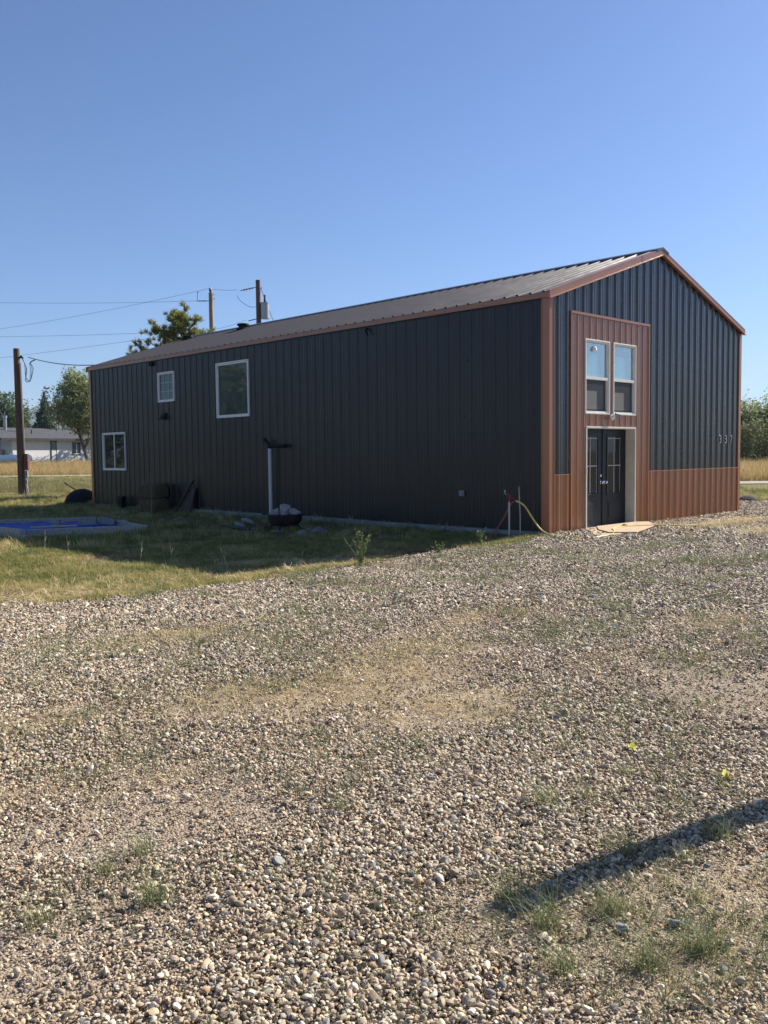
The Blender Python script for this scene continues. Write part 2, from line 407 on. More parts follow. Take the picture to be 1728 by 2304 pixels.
# the lane beyond the yard: a pale gravel road crossing left to right
def road_strip(name, pts, wid, mat):
    vs = []; fs = []
    for k, (u, v) in enumerate(pts):
        a = Vector(pts[max(k-1, 0)]); b = Vector(pts[min(k+1, len(pts)-1)]); t = (b-a).normalized(); n = Vector((-t.y, t.x))
        for q in range(5):
            p = Vector((u, v)) + n*wid*(q/4-.5); vs.append((p.x, p.y, tz(p.x, p.y)+.03+.03*(1-abs(q/2-1))))
    for k in range(len(pts)-1):
        for q in range(4): fs.append((k*5+q, (k+1)*5+q, (k+1)*5+q+1, k*5+q+1))
    m = MB(); m.add(vs, fs); return m.build(name, mat)
tag(road_strip('lane', [L(x, 59.5+.004*(x+25)**2*0) for x in range(-90, -2, 3)], 3.2, M['road']), kind='structure')
tag(road_strip('side_lane', [L(x, 43.3) for x in range(9, 70, 3)], 3.0, M['road']), kind='structure')

def hills():
    n = 60; vs = []; fs = []
    prof = lambda x: (40 + 150*math.exp(-((x+1000)/420)**2) + 90*math.exp(-((x+2100)/500)**2) + 12*math.sin(x/90)+8*math.sin(x/37+1))
    rows = [(-500, 0), (-250, .45), (-60, .82), (0, 1), (180, .9), (700, .2)]
    for i in range(n+1):
        x = -2600 + 3000*i/n
        x2 = x
        h = prof(x)
        for k, (dd, f) in enumerate(rows):
            u, v = L(x2, 3000+dd); vs.append((u, v, h*f + (10*math.sin(x/55+dd/40)*f if k in (1, 2) else 0)-2))
    m = len(rows)
    for i in range(n):
        for k in range(m-1): fs.append((i*m+k, (i+1)*m+k, (i+1)*m+k+1, i*m+k+1))
    b = MB(); b.add(vs, fs); o = b.build('hills', M['hill'], smooth=True); return o
tag(hills(), kind='structure')

# ------------------------------------------------------------------ scatter by geometry nodes
def shape_coll(name, objs):
    c = bpy.data.collections.new(name)
    for o in objs:
        for k in list(o.users_collection): k.objects.unlink(o)
        c.objects.link(o)
    return c
def scatter(name, P, rot, scl, idx, coll):
    me = bpy.data.meshes.new(name); n = len(P)
    me.vertices.add(n); me.vertices.foreach_set('co', np.asarray(P, np.float32).ravel())
    for nm, arr in (('rot', rot), ('scl', scl)):
        a = me.attributes.new(nm, 'FLOAT_VECTOR', 'POINT'); a.data.foreach_set('vector', np.asarray(arr, np.float32).ravel())
    a = me.attributes.new('idx', 'INT', 'POINT'); a.data.foreach_set('value', np.asarray(idx, np.int32))
    o = bpy.data.objects.new(name, me); SC.collection.objects.link(o)
    g = bpy.data.node_groups.new(name, 'GeometryNodeTree')
    g.interface.new_socket('Geometry', in_out='INPUT', socket_type='NodeSocketGeometry')
    g.interface.new_socket('Geometry', in_out='OUTPUT', socket_type='NodeSocketGeometry')
    N = g.nodes.new; gi = N('NodeGroupInput'); go = N('NodeGroupOutput'); iop = N('GeometryNodeInstanceOnPoints'); ci = N('GeometryNodeCollectionInfo')
    ci.inputs['Collection'].default_value = coll; ci.inputs['Separate Children'].default_value = True; ci.inputs['Reset Children'].default_value = True
    def na(nm, ty):
        x = N('GeometryNodeInputNamedAttribute'); x.data_type = ty; x.inputs[0].default_value = nm; return x.outputs[0]
    e2r = N('FunctionNodeEulerToRotation')
    lk = g.links.new
    lk(gi.outputs[0], iop.inputs['Points']); lk(ci.outputs[0], iop.inputs['Instance']); iop.inputs['Pick Instance'].default_value = True
    lk(na('idx', 'INT'), iop.inputs['Instance Index']); lk(na('rot', 'FLOAT_VECTOR'), e2r.inputs[0]); lk(e2r.outputs[0], iop.inputs['Rotation'])
    lk(na('scl', 'FLOAT_VECTOR'), iop.inputs['Scale']); lk(iop.outputs[0], go.inputs[0])
    md = o.modifiers.new('scatter', 'NODES'); md.node_group = g
    return o

# pebble shapes
def pebble(i, sub=2):
    r = random.Random(100+i); bm = bmesh.new(); bmesh.ops.create_icosphere(bm, subdivisions=sub, radius=.5)
    cuts = [(Vector((r.gauss(0, 1), r.gauss(0, 1), r.gauss(0, 1))).normalized(), r.uniform(.27, .42)) for _ in range(7)]
    ax = (r.uniform(.9, 1.4), r.uniform(.68, .95), r.uniform(.36, .62))
    for v in bm.verts:
        for nrm, d in cuts:
            k = v.co.dot(nrm)
            if k > d: v.co -= nrm*(k-d)*.93
        v.co = Vector((v.co.x*ax[0], v.co.y*ax[1], v.co.z*ax[2]))*1.15
    me = bpy.data.meshes.new('pebble'); bm.to_mesh(me); bm.free(); me.materials.append(M['pebble'])
    me.polygons.foreach_set('use_smooth', [True]*len(me.polygons)); me.set_sharp_from_angle(angle=R(28))
    o = bpy.data.objects.new('pebble', me); SC.collection.objects.link(o); return o
pc_hi = shape_coll('pebble_shapes', [pebble(i) for i in range(9)])
pc_lo = shape_coll('pebble_shapes_far', [pebble(i+20, 1) for i in range(5)])

# patches where the stone cover thins: (u, v, radius u, radius v, strength)
SAND = [(-11.75, -8.85, .75, .45, .85), (-12.0, -9.25, .8, .5, .6), (-12.15, -8.35, .35, .25, .8), (-12.28, -6.34, .22, .18, .8), (-11.3, -9.0, .5, .4, .8),
        (-10.4, -6.6, .8, .45, .85), (-12.3, -4.9, .6, .35, .65), (-10.3, -5.8, 1.1, .55, .8), (-11.15, -5.4, .65, .45, .8), (-10.3, -3.2, .7, .5, .45), (-12.8, -6.1, .35, .3, .7), (-9.5, -5.3, .7, .35, .5), (-11.3, -6.2, .5, .3, .4), (-8.0, -4.8, .9, .4, .3),
        (-9.2, -5.1, .9, .4, .35), (4.6, -1.6, 1.9, .5, .6), (3.2, -3.0, 1.2, .5, .5), (-6.5, -6.5, 1.0, .4, .3), (-8.6, -6.6, .7, .3, .35)]
def thin(u, v):
    t = np.zeros_like(u)
    for a, b, ra, rb, s in SAND:
        d = ((u-a)/ra)**2 + ((v-b)/rb)**2
        t = np.maximum(t, s*np.clip(1.35-d, 0, 1))
    n = fbm(u*.9+3, v*.9+11, 4)
    for c0_ in (-.8, .8):   # worn wheel tracks curving towards the door
        d = np.abs(v - (-6.4 + .42*(u+8) + .012*(u+8)**2 + c0_))/.2
        t = np.maximum(t, .34*np.clip(1.3-d, 0, 1)*(.5+vnoise(u*1.3, v*1.3+30)))
    t = np.maximum(t, np.clip((n-.575)*5, 0, .8))
    return t
_c = np.zeros(len(gd.data.vertices)*3, np.float32); gd.data.vertices.foreach_get('co', _c); _c = _c.reshape(-1, 3)
_a = gd.data.attributes.new('bare', 'FLOAT', 'POINT'); _a.data.foreach_set('value', thin(_c[:, 0].astype(float), _c[:, 1].astype(float)).astype(np.float32))
def polar(r0, r1, dens, half=R(43)):
    area = half*(r1*r1-r0*r0); n = int(area*dens)
    r = np.sqrt(rng.random(n)*(r1*r1-r0*r0)+r0*r0); a = (rng.random(n)*2-1)*half
    X = r*np.sin(a); D = r*np.cos(a)
    return CU + .716*X + .698*D, CV - .698*X + .716*D, r
def pebbles(name, r0, r1, dens, size, coll, k, label):
    u, v, r = polar(r0, r1, dens)
    m = on_gravel(u, v, .45); u, v = u[m], v[m]
    t = thin(u, v); m = rng.random(len(u)) > t; u, v, t = u[m], v[m], t[m]
    n = len(u); sz = size*np.exp(rng.normal(0, .32, n))*(1-.35*t*(rng.random(n) < .8)); big = rng.random(n) < .006; sz[big] *= rng.uniform(1.3, 1.9, big.sum())
    z = ter(u, v)+.014 + sz*.18 + rng.random(n)**1.5*.017
    rot = np.stack([rng.normal(0, .5, n), rng.normal(0, .5, n), rng.random(n)*2*PI], 1)
    scl = sz[:, None]*rng.uniform(.85, 1.15, (n, 3))
    o = scatter(name, np.stack([u, v, z], 1), rot, scl, rng.integers(0, k, n), coll)
    return tag(o, label, 'gravel', kind='stuff')
pebbles('gravel', 1.6, 4.6, 6500, .0085, pc_lo, 5, 'small fines between the larger foreground stones')
pebbles('gravel', 1.6, 5.2, 9300, .0152, pc_hi, 9, 'loose rounded tan and grey gravel covering the drive in the foreground')
pebbles('gravel', 5.2, 9.0, 5600, .0180, pc_lo, 5, 'loose tan gravel covering the middle of the drive')
pebbles('gravel', 9.0, 16.5, 2500, .0250, pc_lo, 5, 'finer looking gravel on the drive near the building')
pebbles('gravel', 16.5, 30, 950, .0350, pc_lo, 5, 'distant gravel along the front and right side of the building')

# grass shapes
def blades(name, n, h, spread, wid, mat, bend=.5, seed=1, lie=False, seg=3):
    r = np.random.default_rng(seed); V = []; F = []
    for i in range(n):
        a = r.random()*2*PI; bx, by = r.normal(0, spread*.35, 2); hh = h*r.uniform(.5, 1.1); ww = wid*r.uniform(.6, 1.2)
        ln = r.uniform(.15, 1.0)*bend*hh; side = np.array([-math.sin(a), math.cos(a)])*ww/2; b = len(V)
        for k in range(seg+1):
            t = k/seg; off = ln*t*t
            zz = hh*(t-.25*bend*t*t) if not lie else hh*.12*math.sin(t*PI)+.004
            if lie: off = hh*t; 
            px = bx+math.cos(a)*off; py = by+math.sin(a)*off
            if lie: px += math.sin(a)*hh*.15*math.sin(t*2.5); py -= math.cos(a)*hh*.15*math.sin(t*2.5)
            s = 1-t*.85
            V.append((px-side[0]*s, py-side[1]*s, zz)); V.append((px+side[0]*s, py+side[1]*s, zz))
        for k in range(seg): F.append((b+2*k, b+2*k+1, b+2*k+3, b+2*k+2))
    return npmesh(name, V, F, mat)
gc_lawn = shape_coll('lawn_shapes', [blades('blades', 11, .085, .11, .007, M['grass'], .9, 10+i) for i in range(5)])
gc_sprig = shape_coll('sprig_shapes', [blades('blades', 9, .085, .07, .0035, M['sprig'], 1.0, 30+i) for i in range(5)])
gc_straw = shape_coll('straw_shapes', [blades('blades', 8, .10, .07, .003, M['straw'], 1.0, 40+i, lie=True) for i in range(5)])
gc_field = shape_coll('field_shapes', [blades('blades', 16, .62, .35, .018, M['field'], .45, 50+i) for i in range(5)])
gc_fieldg = shape_coll('field_green_shapes', [blades('blades', 14, .34, .35, .016, M['fieldg'], .7, 60+i) for i in range(5)])

def grass_scatter(name, u, v, s, coll, label, cat, k=5, tilt=.12):
    n = len(u); rot = np.stack([rng.normal(0, tilt, n), rng.normal(0, tilt, n), rng.random(n)*2*PI], 1)
    sc = s*rng.uniform(.65, 1.3, n); scl = np.stack([sc, sc, sc*rng.uniform(.7, 1.25, n)], 1)
    o = scatter(name, np.stack([u, v, ter(u, v)+.004], 1), rot, scl, rng.integers(0, k, n), coll)
    return tag(o, label, cat, kind='stuff')
def off_build(u, v): return ~((u > -.05) & (u < 8.5) & (v > -.1) & (v < 19.3))
# lawn, near part (left of the building)
def lawn_pts(r0, r1, dens):
    u, v, r = polar(r0, r1, dens); m = (~on_gravel(u, v, .45)) & off_build(u, v)
    bare = fbm(u*.7+30, v*.7+2, 4); edge = inpoly(u, v, [(p[0], p[1]+.5) for p in GRAVEL])
    m &= rng.random(len(u)) > np.clip((bare-.50)*6, 0, .92)
    m &= ~((u > -2.6) & (u < -.5) & (v > 5) & (v < 8) & (rng.random(len(u)) < .75))
    m &= ~inpoly(u, v, [(-6.45, 9.4), (-3.5, 9.2), (-2.8, 13.1), (-6.5, 14.9)])
    return u[m], v[m]
u, v = lawn_pts(9.5, 19, 700); grass_scatter('lawn', u, v, .78*np.ones(len(u)), gc_lawn, 'patchy yellow green lawn between the gravel and the long side wall', 'grass')
u, v = lawn_pts(19, 42, 70); X = (u-CU)*.716-(v-CV)*.698; m = ~((X > 9) & (np.abs((u-CU)*.698+(v-CV)*.716-43.3) < 1.6)); u, v = u[m], v[m]
grass_scatter('lawn', u, v, 1.7*np.ones(len(u)), gc_lawn, 'rougher lawn behind and beyond the building', 'grass')
u, v = lawn_pts(9.5, 19, 12); grass_scatter('lawn', u, v, 1.4*np.ones(len(u)), gc_lawn, 'taller rank clumps standing above the patchy lawn', 'grass')
# rank green and straw edge where the lawn meets the gravel
eu = []; ev = []
for (a, b), (c, d) in zip(GRAVEL[1:13], GRAVEL[2:14]):
    n = int(math.hypot(c-a, d-b)*75); t_ = rng.random(n); eu.append(a+(c-a)*t_+rng.normal(0, .12, n)); ev.append(b+(d-b)*t_+rng.normal(.02, .16, n))
eu = np.concatenate(eu); ev = np.concatenate(ev); m = off_build(eu, ev) & (fbm(eu*1.1, ev*1.1+50, 3) > .42); grass_scatter('edge_weeds', eu[m], ev[m], 1.15*np.ones(m.sum()), gc_lawn, 'ragged weeds and grass along the line between lawn and gravel', 'grass')
eu = []; ev = []
for (a, b), (c, d) in zip(GRAVEL[1:12], GRAVEL[2:13]):
    n = int(math.hypot(c-a, d-b)*160); t_ = rng.random(n); eu.append(a+(c-a)*t_); ev.append(b+(d-b)*t_+rng.exponential(.22, n))
eu = np.concatenate(eu); ev = np.concatenate(ev); m = off_build(eu, ev); eu, ev = eu[m], ev[m]; n = len(eu); sz = .024*np.exp(rng.normal(0, .35, n))
tag(scatter('gravel', np.stack([eu, ev, ter(eu, ev)+.01], 1), rng.normal(0, .6, (n, 3)), sz[:, None]*rng.uniform(.85, 1.15, (n, 3)), rng.integers(0, 5, n), pc_lo), 'stones spilled from the drive into the lawn edge', 'gravel', kind='stuff')
# low verge and tall field grass further out
def band(x0, x1, d0, d1, n, gap):
    X = rng.uniform(x0, x1, n); D = rng.uniform(d0, d1, n); m = np.ones(n, bool)
    for a, b in gap: m &= ~((D > a) & (D < b))
    X, D = X[m], D[m]; return CU + .716*X + .698*D, CV - .698*X + .716*D
u, v = band(-32, 2, 50, 57.6, 9000, []); grass_scatter('lawn', u, v, 1.5*np.ones(len(u)), gc_lawn, 'mown strip of pale grass along the near side of the lane', 'grass')
u, v = band(-32, 2, 41, 51, 7000, []); grass_scatter('verge_grass', u, v, .75*np.ones(len(u)), gc_fieldg, 'pale green weedy grass between the pole and the lane', 'grass')
u, v = band(-42, 4, 61.3, 80, 13000, []); grass_scatter('tall_grass', u, v, .85*np.ones(len(u)), gc_field, 'tall tan grass between the lane and the white house', 'grass')
u, v = band(12, 45, 45, 72, 16000, []); grass_scatter('tall_grass', u, v, 1.15*np.ones(len(u)), gc_field, 'tall orange tan grass beyond the lane on the right', 'grass')
# sprigs and straw in the gravel
u, v, r = polar(1.8, 17, 130); m = on_gravel(u, v) & (fbm(u*1.7+8, v*1.7+70, 3) > .545+.012*np.clip(r-8, 0, 9)); u, v, r = u[m], v[m], r[m]
grass_scatter('gravel_sprigs', u, v, np.clip(.8+r*.06, .9, 1.6), gc_sprig, 'thin green sprigs coming up all over the gravel', 'grass')
PU = []; PV = []; QU = []; QV = []
for a, b, ra, rb, s in SAND:
    n = int(2300*ra*rb*s); 
    PU.append(rng.normal(a, ra*.55, n)); PV.append(rng.normal(b, rb*.55, n))
for a, b, ra, rb, n in [(-11.85, -8.75, .6, .4, 120), (-11.95, -9.0, .5, .3, 120), (-11.2, -7.95, .25, .15, 40), (4.6, -1.7, 1.6, .5, 500), (3.3, -3.0, 1.2, .5, 260), (-9.4, -7.7, .8, .3, 60), (-10.0, -7.2, .6, .3, 60),
                        (-13.1, -7.2, .3, .3, 40), (-8.2, -7.2, .8, .3, 60), (7, -2.6, 2, .6, 300), (3.35, -.2, .15, .12, 25), (-7.6, -5.6, .7, .3, 60), (-6.2, -5.2, .7, .3, 60), (-11.8, -5.9, .4, .2, 40)]:
    QU.append(rng.normal(a, ra*.6, n)); QV.append(rng.normal(b, rb*.6, n))
PU, PV, QU, QV = map(np.concatenate, (PU, PV, QU, QV))
PU = np.concatenate([PU, rng.uniform(-13, -4, 1500)]); PV = np.concatenate([PV, .55+rng.exponential(.55, 1500)])
m = off_build(PU, PV); grass_scatter('dry_straw', PU[m], PV[m], np.clip(np.hypot(PU[m]-CU, PV[m]-CV)*.19, .75, 2.2), gc_straw, 'bleached dead grass lying in mats over the gravel', 'straw', tilt=.25)
m = off_build(QU, QV) & (QV < -.12); grass_scatter('gravel_sprigs', QU[m], QV[m], 1.0*np.ones(m.sum()), gc_sprig, 'patches of green grass growing through the gravel', 'grass')

# ------------------------------------------------------------------ the building
BW, BL, EH, RH, P_ = 8.43, 19.14, 4.60, 1.39, .3165
AP = BW/2; SL = RH/AP
bld = empty('metal_building', (0, 0, 0), 0, 'long charcoal metal building with copper brown trim and a low gabled roof', 'building')
def profile(lo, hi, ph, pitch, h=.021, minor=.0045, w=.032, tw=.013):
    pts = [(lo, 0.0)]; k = math.floor((lo-ph)/pitch)-1
    ev = []
    while ph + k*pitch < hi + pitch:
        c = ph + k*pitch
        ev += [(c-w, 0), (c-tw, h), (c+tw, h), (c+w, 0)]
        for q in (1/3, 2/3):
            e = c + pitch*q; ev += [(e-.014, 0), (e-.006, minor), (e+.006, minor), (e+.014, 0)]
        k += 1
    pts += [e for e in ev if lo+.002 < e[0] < hi-.002]; pts.append((hi, 0.0)); return pts
def sheet_wall(name, mat, prof, mapf, zb, zt, holes=(), parent=bld):
    cuts = sorted({x for h in holes for x in (h[0], h[1])})
    P = list(prof)
    def off(x):
        for (a, oa), (b, ob) in zip(prof, prof[1:]):
            if a <= x <= b: return oa + (ob-oa)*(x-a)/max(1e-9, b-a)
        return 0
    for c in cuts:
        if P[0][0] < c < P[-1][0]: P.append((c, off(c)))
    P = sorted(set(P)); m = MB()
    for (a, oa), (b, ob) in zip(P, P[1:]):
        if b-a < 1e-6: continue
        mid = (a+b)/2; sp = [(zb(mid) if callable(zb) else zb, None)]
        lo = zb; segs = []; cur = zb
        for h in sorted([h for h in holes if h[0] < mid < h[1]], key=lambda h: h[2]):
            segs.append((cur, h[2], False)); cur = h[3]
        segs.append((cur, None, True))
        for s0, s1, top in segs:
            za, zc = (zt(a), zt(b)) if top else (s1, s1)
            if za-s0 < .005 and zc-s0 < .005: continue
            m.add([mapf(a, oa, s0), mapf(b, ob, s0), mapf(b, ob, zc), mapf(a, oa, za)], [(0, 1, 2, 3)])
    return m.build(name, mat, parent)
side_map = lambda v, o, z: (-o, v, z)
gab_map = lambda u, o, z: (u, -o, z)
eave = lambda x: EH
gab_z = lambda u: EH + SL*min(u, BW-u)
W1 = (16.72, 18.28, 1.17, 2.43); W2 = (13.62, 14.56, 3.28, 4.19); W3 = (9.80, 11.36, 2.68, 4.225)
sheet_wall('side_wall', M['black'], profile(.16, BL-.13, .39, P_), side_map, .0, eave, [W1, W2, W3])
FR0, FR1, FRT, HB = .70, 3.745, 4.39, 1.165
sheet_wall('gable_wall', M['black_skylit'], profile(.13, BW-.12, .0, .2985, .031, .006, .046, .018), gab_map, HB, gab_z, [(FR0, FR1, HB-.01, FRT)])
sheet_wall('wainscot', M['brown'], profile(.13, FR0, .0, .2985, .031, .006, .046, .018), lambda u, o, z: (u, -o-.004, z), .0, lambda x: HB)
sheet_wall('wainscot', M['brown'], profile(FR1, BW-.12, .0, .2985, .031, .006, .046, .018), lambda u, o, z: (u, -o-.004, z), .04, lambda x: HB)
DO = (1.22, 3.16, -.01, 2.13); GW1 = (1.20, 2.12, 2.385, 3.90); GW2 = (2.26, 3.18, 2.385, 3.90)
sheet_wall('entry_panel', M['brown'], profile(FR0, FR1, .02, .232, .02), lambda u, o, z: (u, -o-.016, z), .0, lambda x: FRT, [DO, GW1, GW2])
m = MB(); m.span((FR0-.012, -.050, FRT-.03), (FR1+.012, .0, FRT+.02)); m.span((FR0-.012, -.046, 0), (FR0+.02, .0, FRT-.031)); m.span((FR1-.02, -.046, 0.0), (FR1+.012, .0, FRT-.031))
m.build('entry_trim', M['trim'], bld)
# back and far walls
sheet_wall('far_wall', M['black'], profile(.1, BL-.1, .39, P_), lambda v, o, z: (BW+o, v, z), .0, eave)
sheet_wall('rear_wall', M['black'], profile(.1, BW-.1, .0, .2985), lambda u, o, z: (u, BL+o, z), .0, gab_z)
# wainscot top flashing
m = MB(); m.span((.13, -.036, HB-.012), (FR0-.013, .0, HB+.006)); m.build('flashing', M['trim'], bld)
m = MB(); m.span((FR1+.013, -.036, HB-.012), (BW-.12, .0, HB+.006)); m.build('flashing', M['trim'], bld)
# corner trims
def corner(u, v, su, sv, ws, wg):
    m = MB(); t = .026
    # side face and gable face legs butted at the arris, plus a small hem on each free edge
    m.span((u-su*t, v-sv*t, 0), (u, v+sv*ws, EH+.0)); m.span((u+.0, v-sv*t, 0), (u+su*wg, v, EH))
    m.span((u-su*(t+.012), v+sv*(ws-.02), 0), (u-su*t, v+sv*ws, EH)); m.span((u+su*(wg-.02), v-sv*(t+.010), 0), (u+su*wg, v-sv*t, EH))
    return m.build('corner_trim', M['trim'], bld, bevel=.004)
corner(0, 0, 1, 1, .16, .13); corner(BW, 0, -1, 1, .15, .12); corner(0, BL, 1, -1, .14, .12); corner(BW, BL, -1, -1, .14, .12)
# base closure strip and foundation
m = MB(); m.span((.0, -.012, -.5), (BW, .3, -.001)); m.span((-.012, .301, -.5), (.3, BL, -.001)); m.span((BW-.3, .301, -.5), (BW+.012, BL, -.001)); m.span((.301, BL-.3, -.5), (BW-.301, BL+.012, -.001))
m.build('foundation', M['concrete'], bld)
m = MB(); m.span((FR1+.013, -.034, .012), (BW-.12, -.004, .038)); m.build('base_flashing', M['trim'], bld)

# roof
RT = .115
def roof():
    m = MB(); pr = profile(-.085, BL+.085, .39, P_, .032, .001, .038, .014); c = math.cos(math.atan(SL)); s = math.sin(math.atan(SL))
    u0 = -.07; z0 = EH+RT-.02+SL*(-.0)
    for sgn in (1, -1):
        def f(u, v, o):
            zz = EH+RT+SL*u+o*c; uu = u-o*s
            return (uu, v, zz) if sgn == 1 else (BW-uu, v, zz)
        for (a, oa), (b, ob) in zip(pr, pr[1:]):
            m.add([f(u0, a, oa), f(u0, b, ob), f(AP, b, ob), f(AP, a, oa)], [(0, 1, 2, 3)])
        m.add([f(u0, pr[0][0], -.012), f(u0, pr[-1][0], -.012), f(AP, pr[-1][0], -.012), f(AP, pr[0][0], -.012)], [(0, 1, 2, 3)])
    return m.build('roof', M['roof'], bld)
roof_o = roof()
m = MB()
cs = .26; cr = .052
zr = lambda u: EH+RT+SL*u+cr
for sg in (1, -1):
    X = (lambda u: u) if sg == 1 else (lambda u: BW-u)
    a, b = AP-cs, AP
    m.add([(X(a), -.10, zr(a)), (X(a), BL+.1, zr(a)), (X(b), BL+.1, zr(b)), (X(b), -.10, zr(b))], [(0, 1, 2, 3)])
    m.add([(X(a), -.10, zr(a)), (X(a), BL+.1, zr(a)), (X(a), BL+.1, zr(a)-.045), (X(a), -.10, zr(a)-.045)], [(0, 1, 2, 3)])
    m.add([(X(a), -.10, zr(a)), (X(b), -.10, zr(b)), (X(b), -.10, zr(b)-.05), (X(a), -.10, zr(a)-.05)], [(0, 1, 2, 3)])
m.build('ridge_cap', M['cap'], bld)
# rake trims (front and rear gables) with an outward hem
def rake(v0, sv, left, u_a=-.09, u_b=AP):
    m = MB(); t = .05
    X = (lambda u: u) if left else (lambda u: BW-u)
    za = lambda u: EH+SL*u
    y1, y2 = v0, v0+sv*.055
    pts = []
    for u in (u_a, u_b):
        pts += [(X(u), y1, za(u)), (X(u), y2, za(u)), (X(u), y2, za(u)+RT+.03), (X(u), y1, za(u)+RT+.03)]
    m.add(pts, [(0, 1, 2, 3), (7, 6, 5, 4), (0, 4, 5, 1), (1, 5, 6, 2), (2, 6, 7, 3), (3, 7, 4, 0)])
    # cap leg lying on the roof
    h = [(X(u), v0+sv*.054, za(u)+RT+.012) for u in (u_a, u_b)] + [(X(u), v0-sv*.06, za(u)+RT+.034) for u in (u_b, u_a)]
    m.add(h, [(0, 1, 2, 3)])
    # bent out hem at the bottom
    h = []
    for u in (u_a, u_b): h += [(X(u), y2, za(u)+.014), (X(u), y2+sv*.034, za(u)-.012), (X(u), y2+sv*.030, za(u)-.020), (X(u), y2, za(u)-.001)]
    m.add(h, [(0, 1, 2, 3), (7, 6, 5, 4), (0, 4, 5, 1), (1, 5, 6, 2), (2, 6, 7, 3)])
    return m
for left in (True, False):
    rake(-.028, -1, left, -.09, 3.33 if left else AP).build('rake_trim', M['trim'], bld)
    rake(BL+.028, 1, left).build('rake_trim', M['trim'], bld)
rake(-.033, -1, True, 3.33, AP).build('rake_trim', M['trim'], bld)
# eave trims
for s in (0, 1):
    m = MB(); X = (lambda u: u) if s == 0 else (lambda u: BW-u)
    a, b = sorted((X(-.028), X(-.062))); m.span((a, -.026, EH-.005), (b, BL+.026, EH+.092))
    a, b = sorted((X(-.062), X(-.074))); m.span((a, -.026, EH-.012), (b, BL+.026, EH+.012)); m.build('eave_trim', M['trim'], bld)
    m = MB(); a, b = sorted((X(-.0), X(-.027))); m.span((a, .2, EH-.03), (b, BL-.2, EH+.07)); m.build('eave_closure', M['cap'], bld)
# dark closure under near roof corner
# roof vents
def roof_vent(name, u, v, r=.16, h=.15):
    z = EH+RT+SL*u; t = empty(name, (u, v, z), 0); t.parent = bld
    m = MB(); m.lathe([(r*1.5, .0), (r*1.1, .05), (r*.95, .06), (r*.95, h*.6), (r*1.25, h*.62), (r*1.22, h*.9), (r*.6, h), (.02, h+.01)], n=16); o = m.build('vent_cap', M['darkplastic'], t, smooth=True)
    m = MB(); m.box((0, 0, .03), (.5, .46, .012), ry=-math.atan(SL)); m.build('vent_flashing', M['darkplastic'], t)
    return t
roof_vent('roof_vent', 3.55, 15.0, .17, .20); roof_vent('roof_vent', 3.45, 18.3, .16, .12)

# side windows
def frame_rect(m, mapf, a0, a1, z0, z1, w, o0, o1):
    for A, B in (((a0, z0), (a1, z0+w)), ((a0, z1-w), (a1, z1)), ((a0, z0+w), (a0+w, z1-w)), ((a1-w, z0+w), (a1, z1-w))):
        p = mapf(A[0], o0, A[1]); q = mapf(B[0], o1, B[1]); m.span(p, q)
def window(mapf, rect, w, glassmat, prot=.045, depth=-.07, glass_o=-.02):
    a0, a1, z0, z1 = rect
    m = MB(); frame_rect(m, mapf, a0, a1, z0, z1, w*.45, depth, prot); frame_rect(m, mapf, a0+w*.45, a1-w*.45, z0+w*.45, z1-w*.45, w*.55, depth, prot-.02)
    f = m.build('window', M['vinyl'], bld, bevel=.003)
    return f
def pane(par, mapf, a0, a1, z0, z1, o, mat, name='pane'):
    m = MB(); m.span(mapf(a0, o, z0), mapf(a1, o-.012, z1)); return m.build(name, mat, par)
def bars(par, mapf, items, o0, o1, mat, name):
    m = MB()
    for k, (a0, a1, z0, z1) in enumerate(items): m.span(mapf(a0, o0-.001*k, z0), mapf(a1, o1-.001*k, z1))
    return m.build(name, mat, par)
wd = window(side_map, W1, .07, None); tag(wd, 'white sliding window low on the wall')
pane(wd, side_map, W1[0]+.06, 17.48, W1[2]+.06, W1[3]-.06, -.005, M['glass_dark']); pane(wd, side_map, 17.5, W1[1]-.06, W1[2]+.06, W1[3]-.06, -.022, M['glass_dark'])
bars(wd, side_map, [(17.47, 17.515, W1[2]+.06, W1[3]-.06)], -.03, .018, M['vinyl'], 'mullion')
wd = window(side_map, W2, .07, None); tag(wd, 'small nine light window high on the wall')
pane(wd, side_map, W2[0]+.06, W2[1]-.06, W2[2]+.06, W2[3]-.06, -.01, M['glass_reflect'])
q = [(W2[0]+.06+(W2[1]-W2[0]-.12)*k/3-.008, W2[0]+.06+(W2[1]-W2[0]-.12)*k/3+.008, W2[2]+.06, W2[3]-.06) for k in (1, 2)] + \
    [(W2[0]+.06, W2[1]-.06, W2[2]+.06+(W2[3]-W2[2]-.12)*k/3-.008, W2[2]+.06+(W2[3]-W2[2]-.12)*k/3+.008) for k in (1, 2)]
bars(wd, side_map, q, -.009, .002, M['muntin'], 'muntin_grid')
wd = window(side_map, W3, .08, None); tag(wd, 'large fixed window high on the wall')
pane(wd, side_map, W3[0]+.07, W3[1]-.07, W3[2]+.07, W3[3]-.07, -.01, M['glass_reflect'])
# gable windows
for gw in (GW1, GW2):
    g2 = lambda u, o, z: (u, -o-.016, z)
    wd = window(g2, gw, .06, None, prot=.03)
    a0, a1, z0, z1 = gw; zm = 3.12
    bars(wd, g2, [(a0+.05, a1-.05, zm-.03, zm+.03)], -.04, .02, M['vinyl'], 'meeting_rail')
    pane(wd, g2, a0+.05, a1-.05, zm+.03, z1-.05, -.03, M['glass_teal'])
    pane(wd, g2, a0+.05, a1-.05, z0+.05, zm-.03, -.045, M['screen_edge'])
    pane(wd, g2, a0+.11, a1-.17, z0+.10, zm-.12, -.032, M['screen'], 'insect_screen')
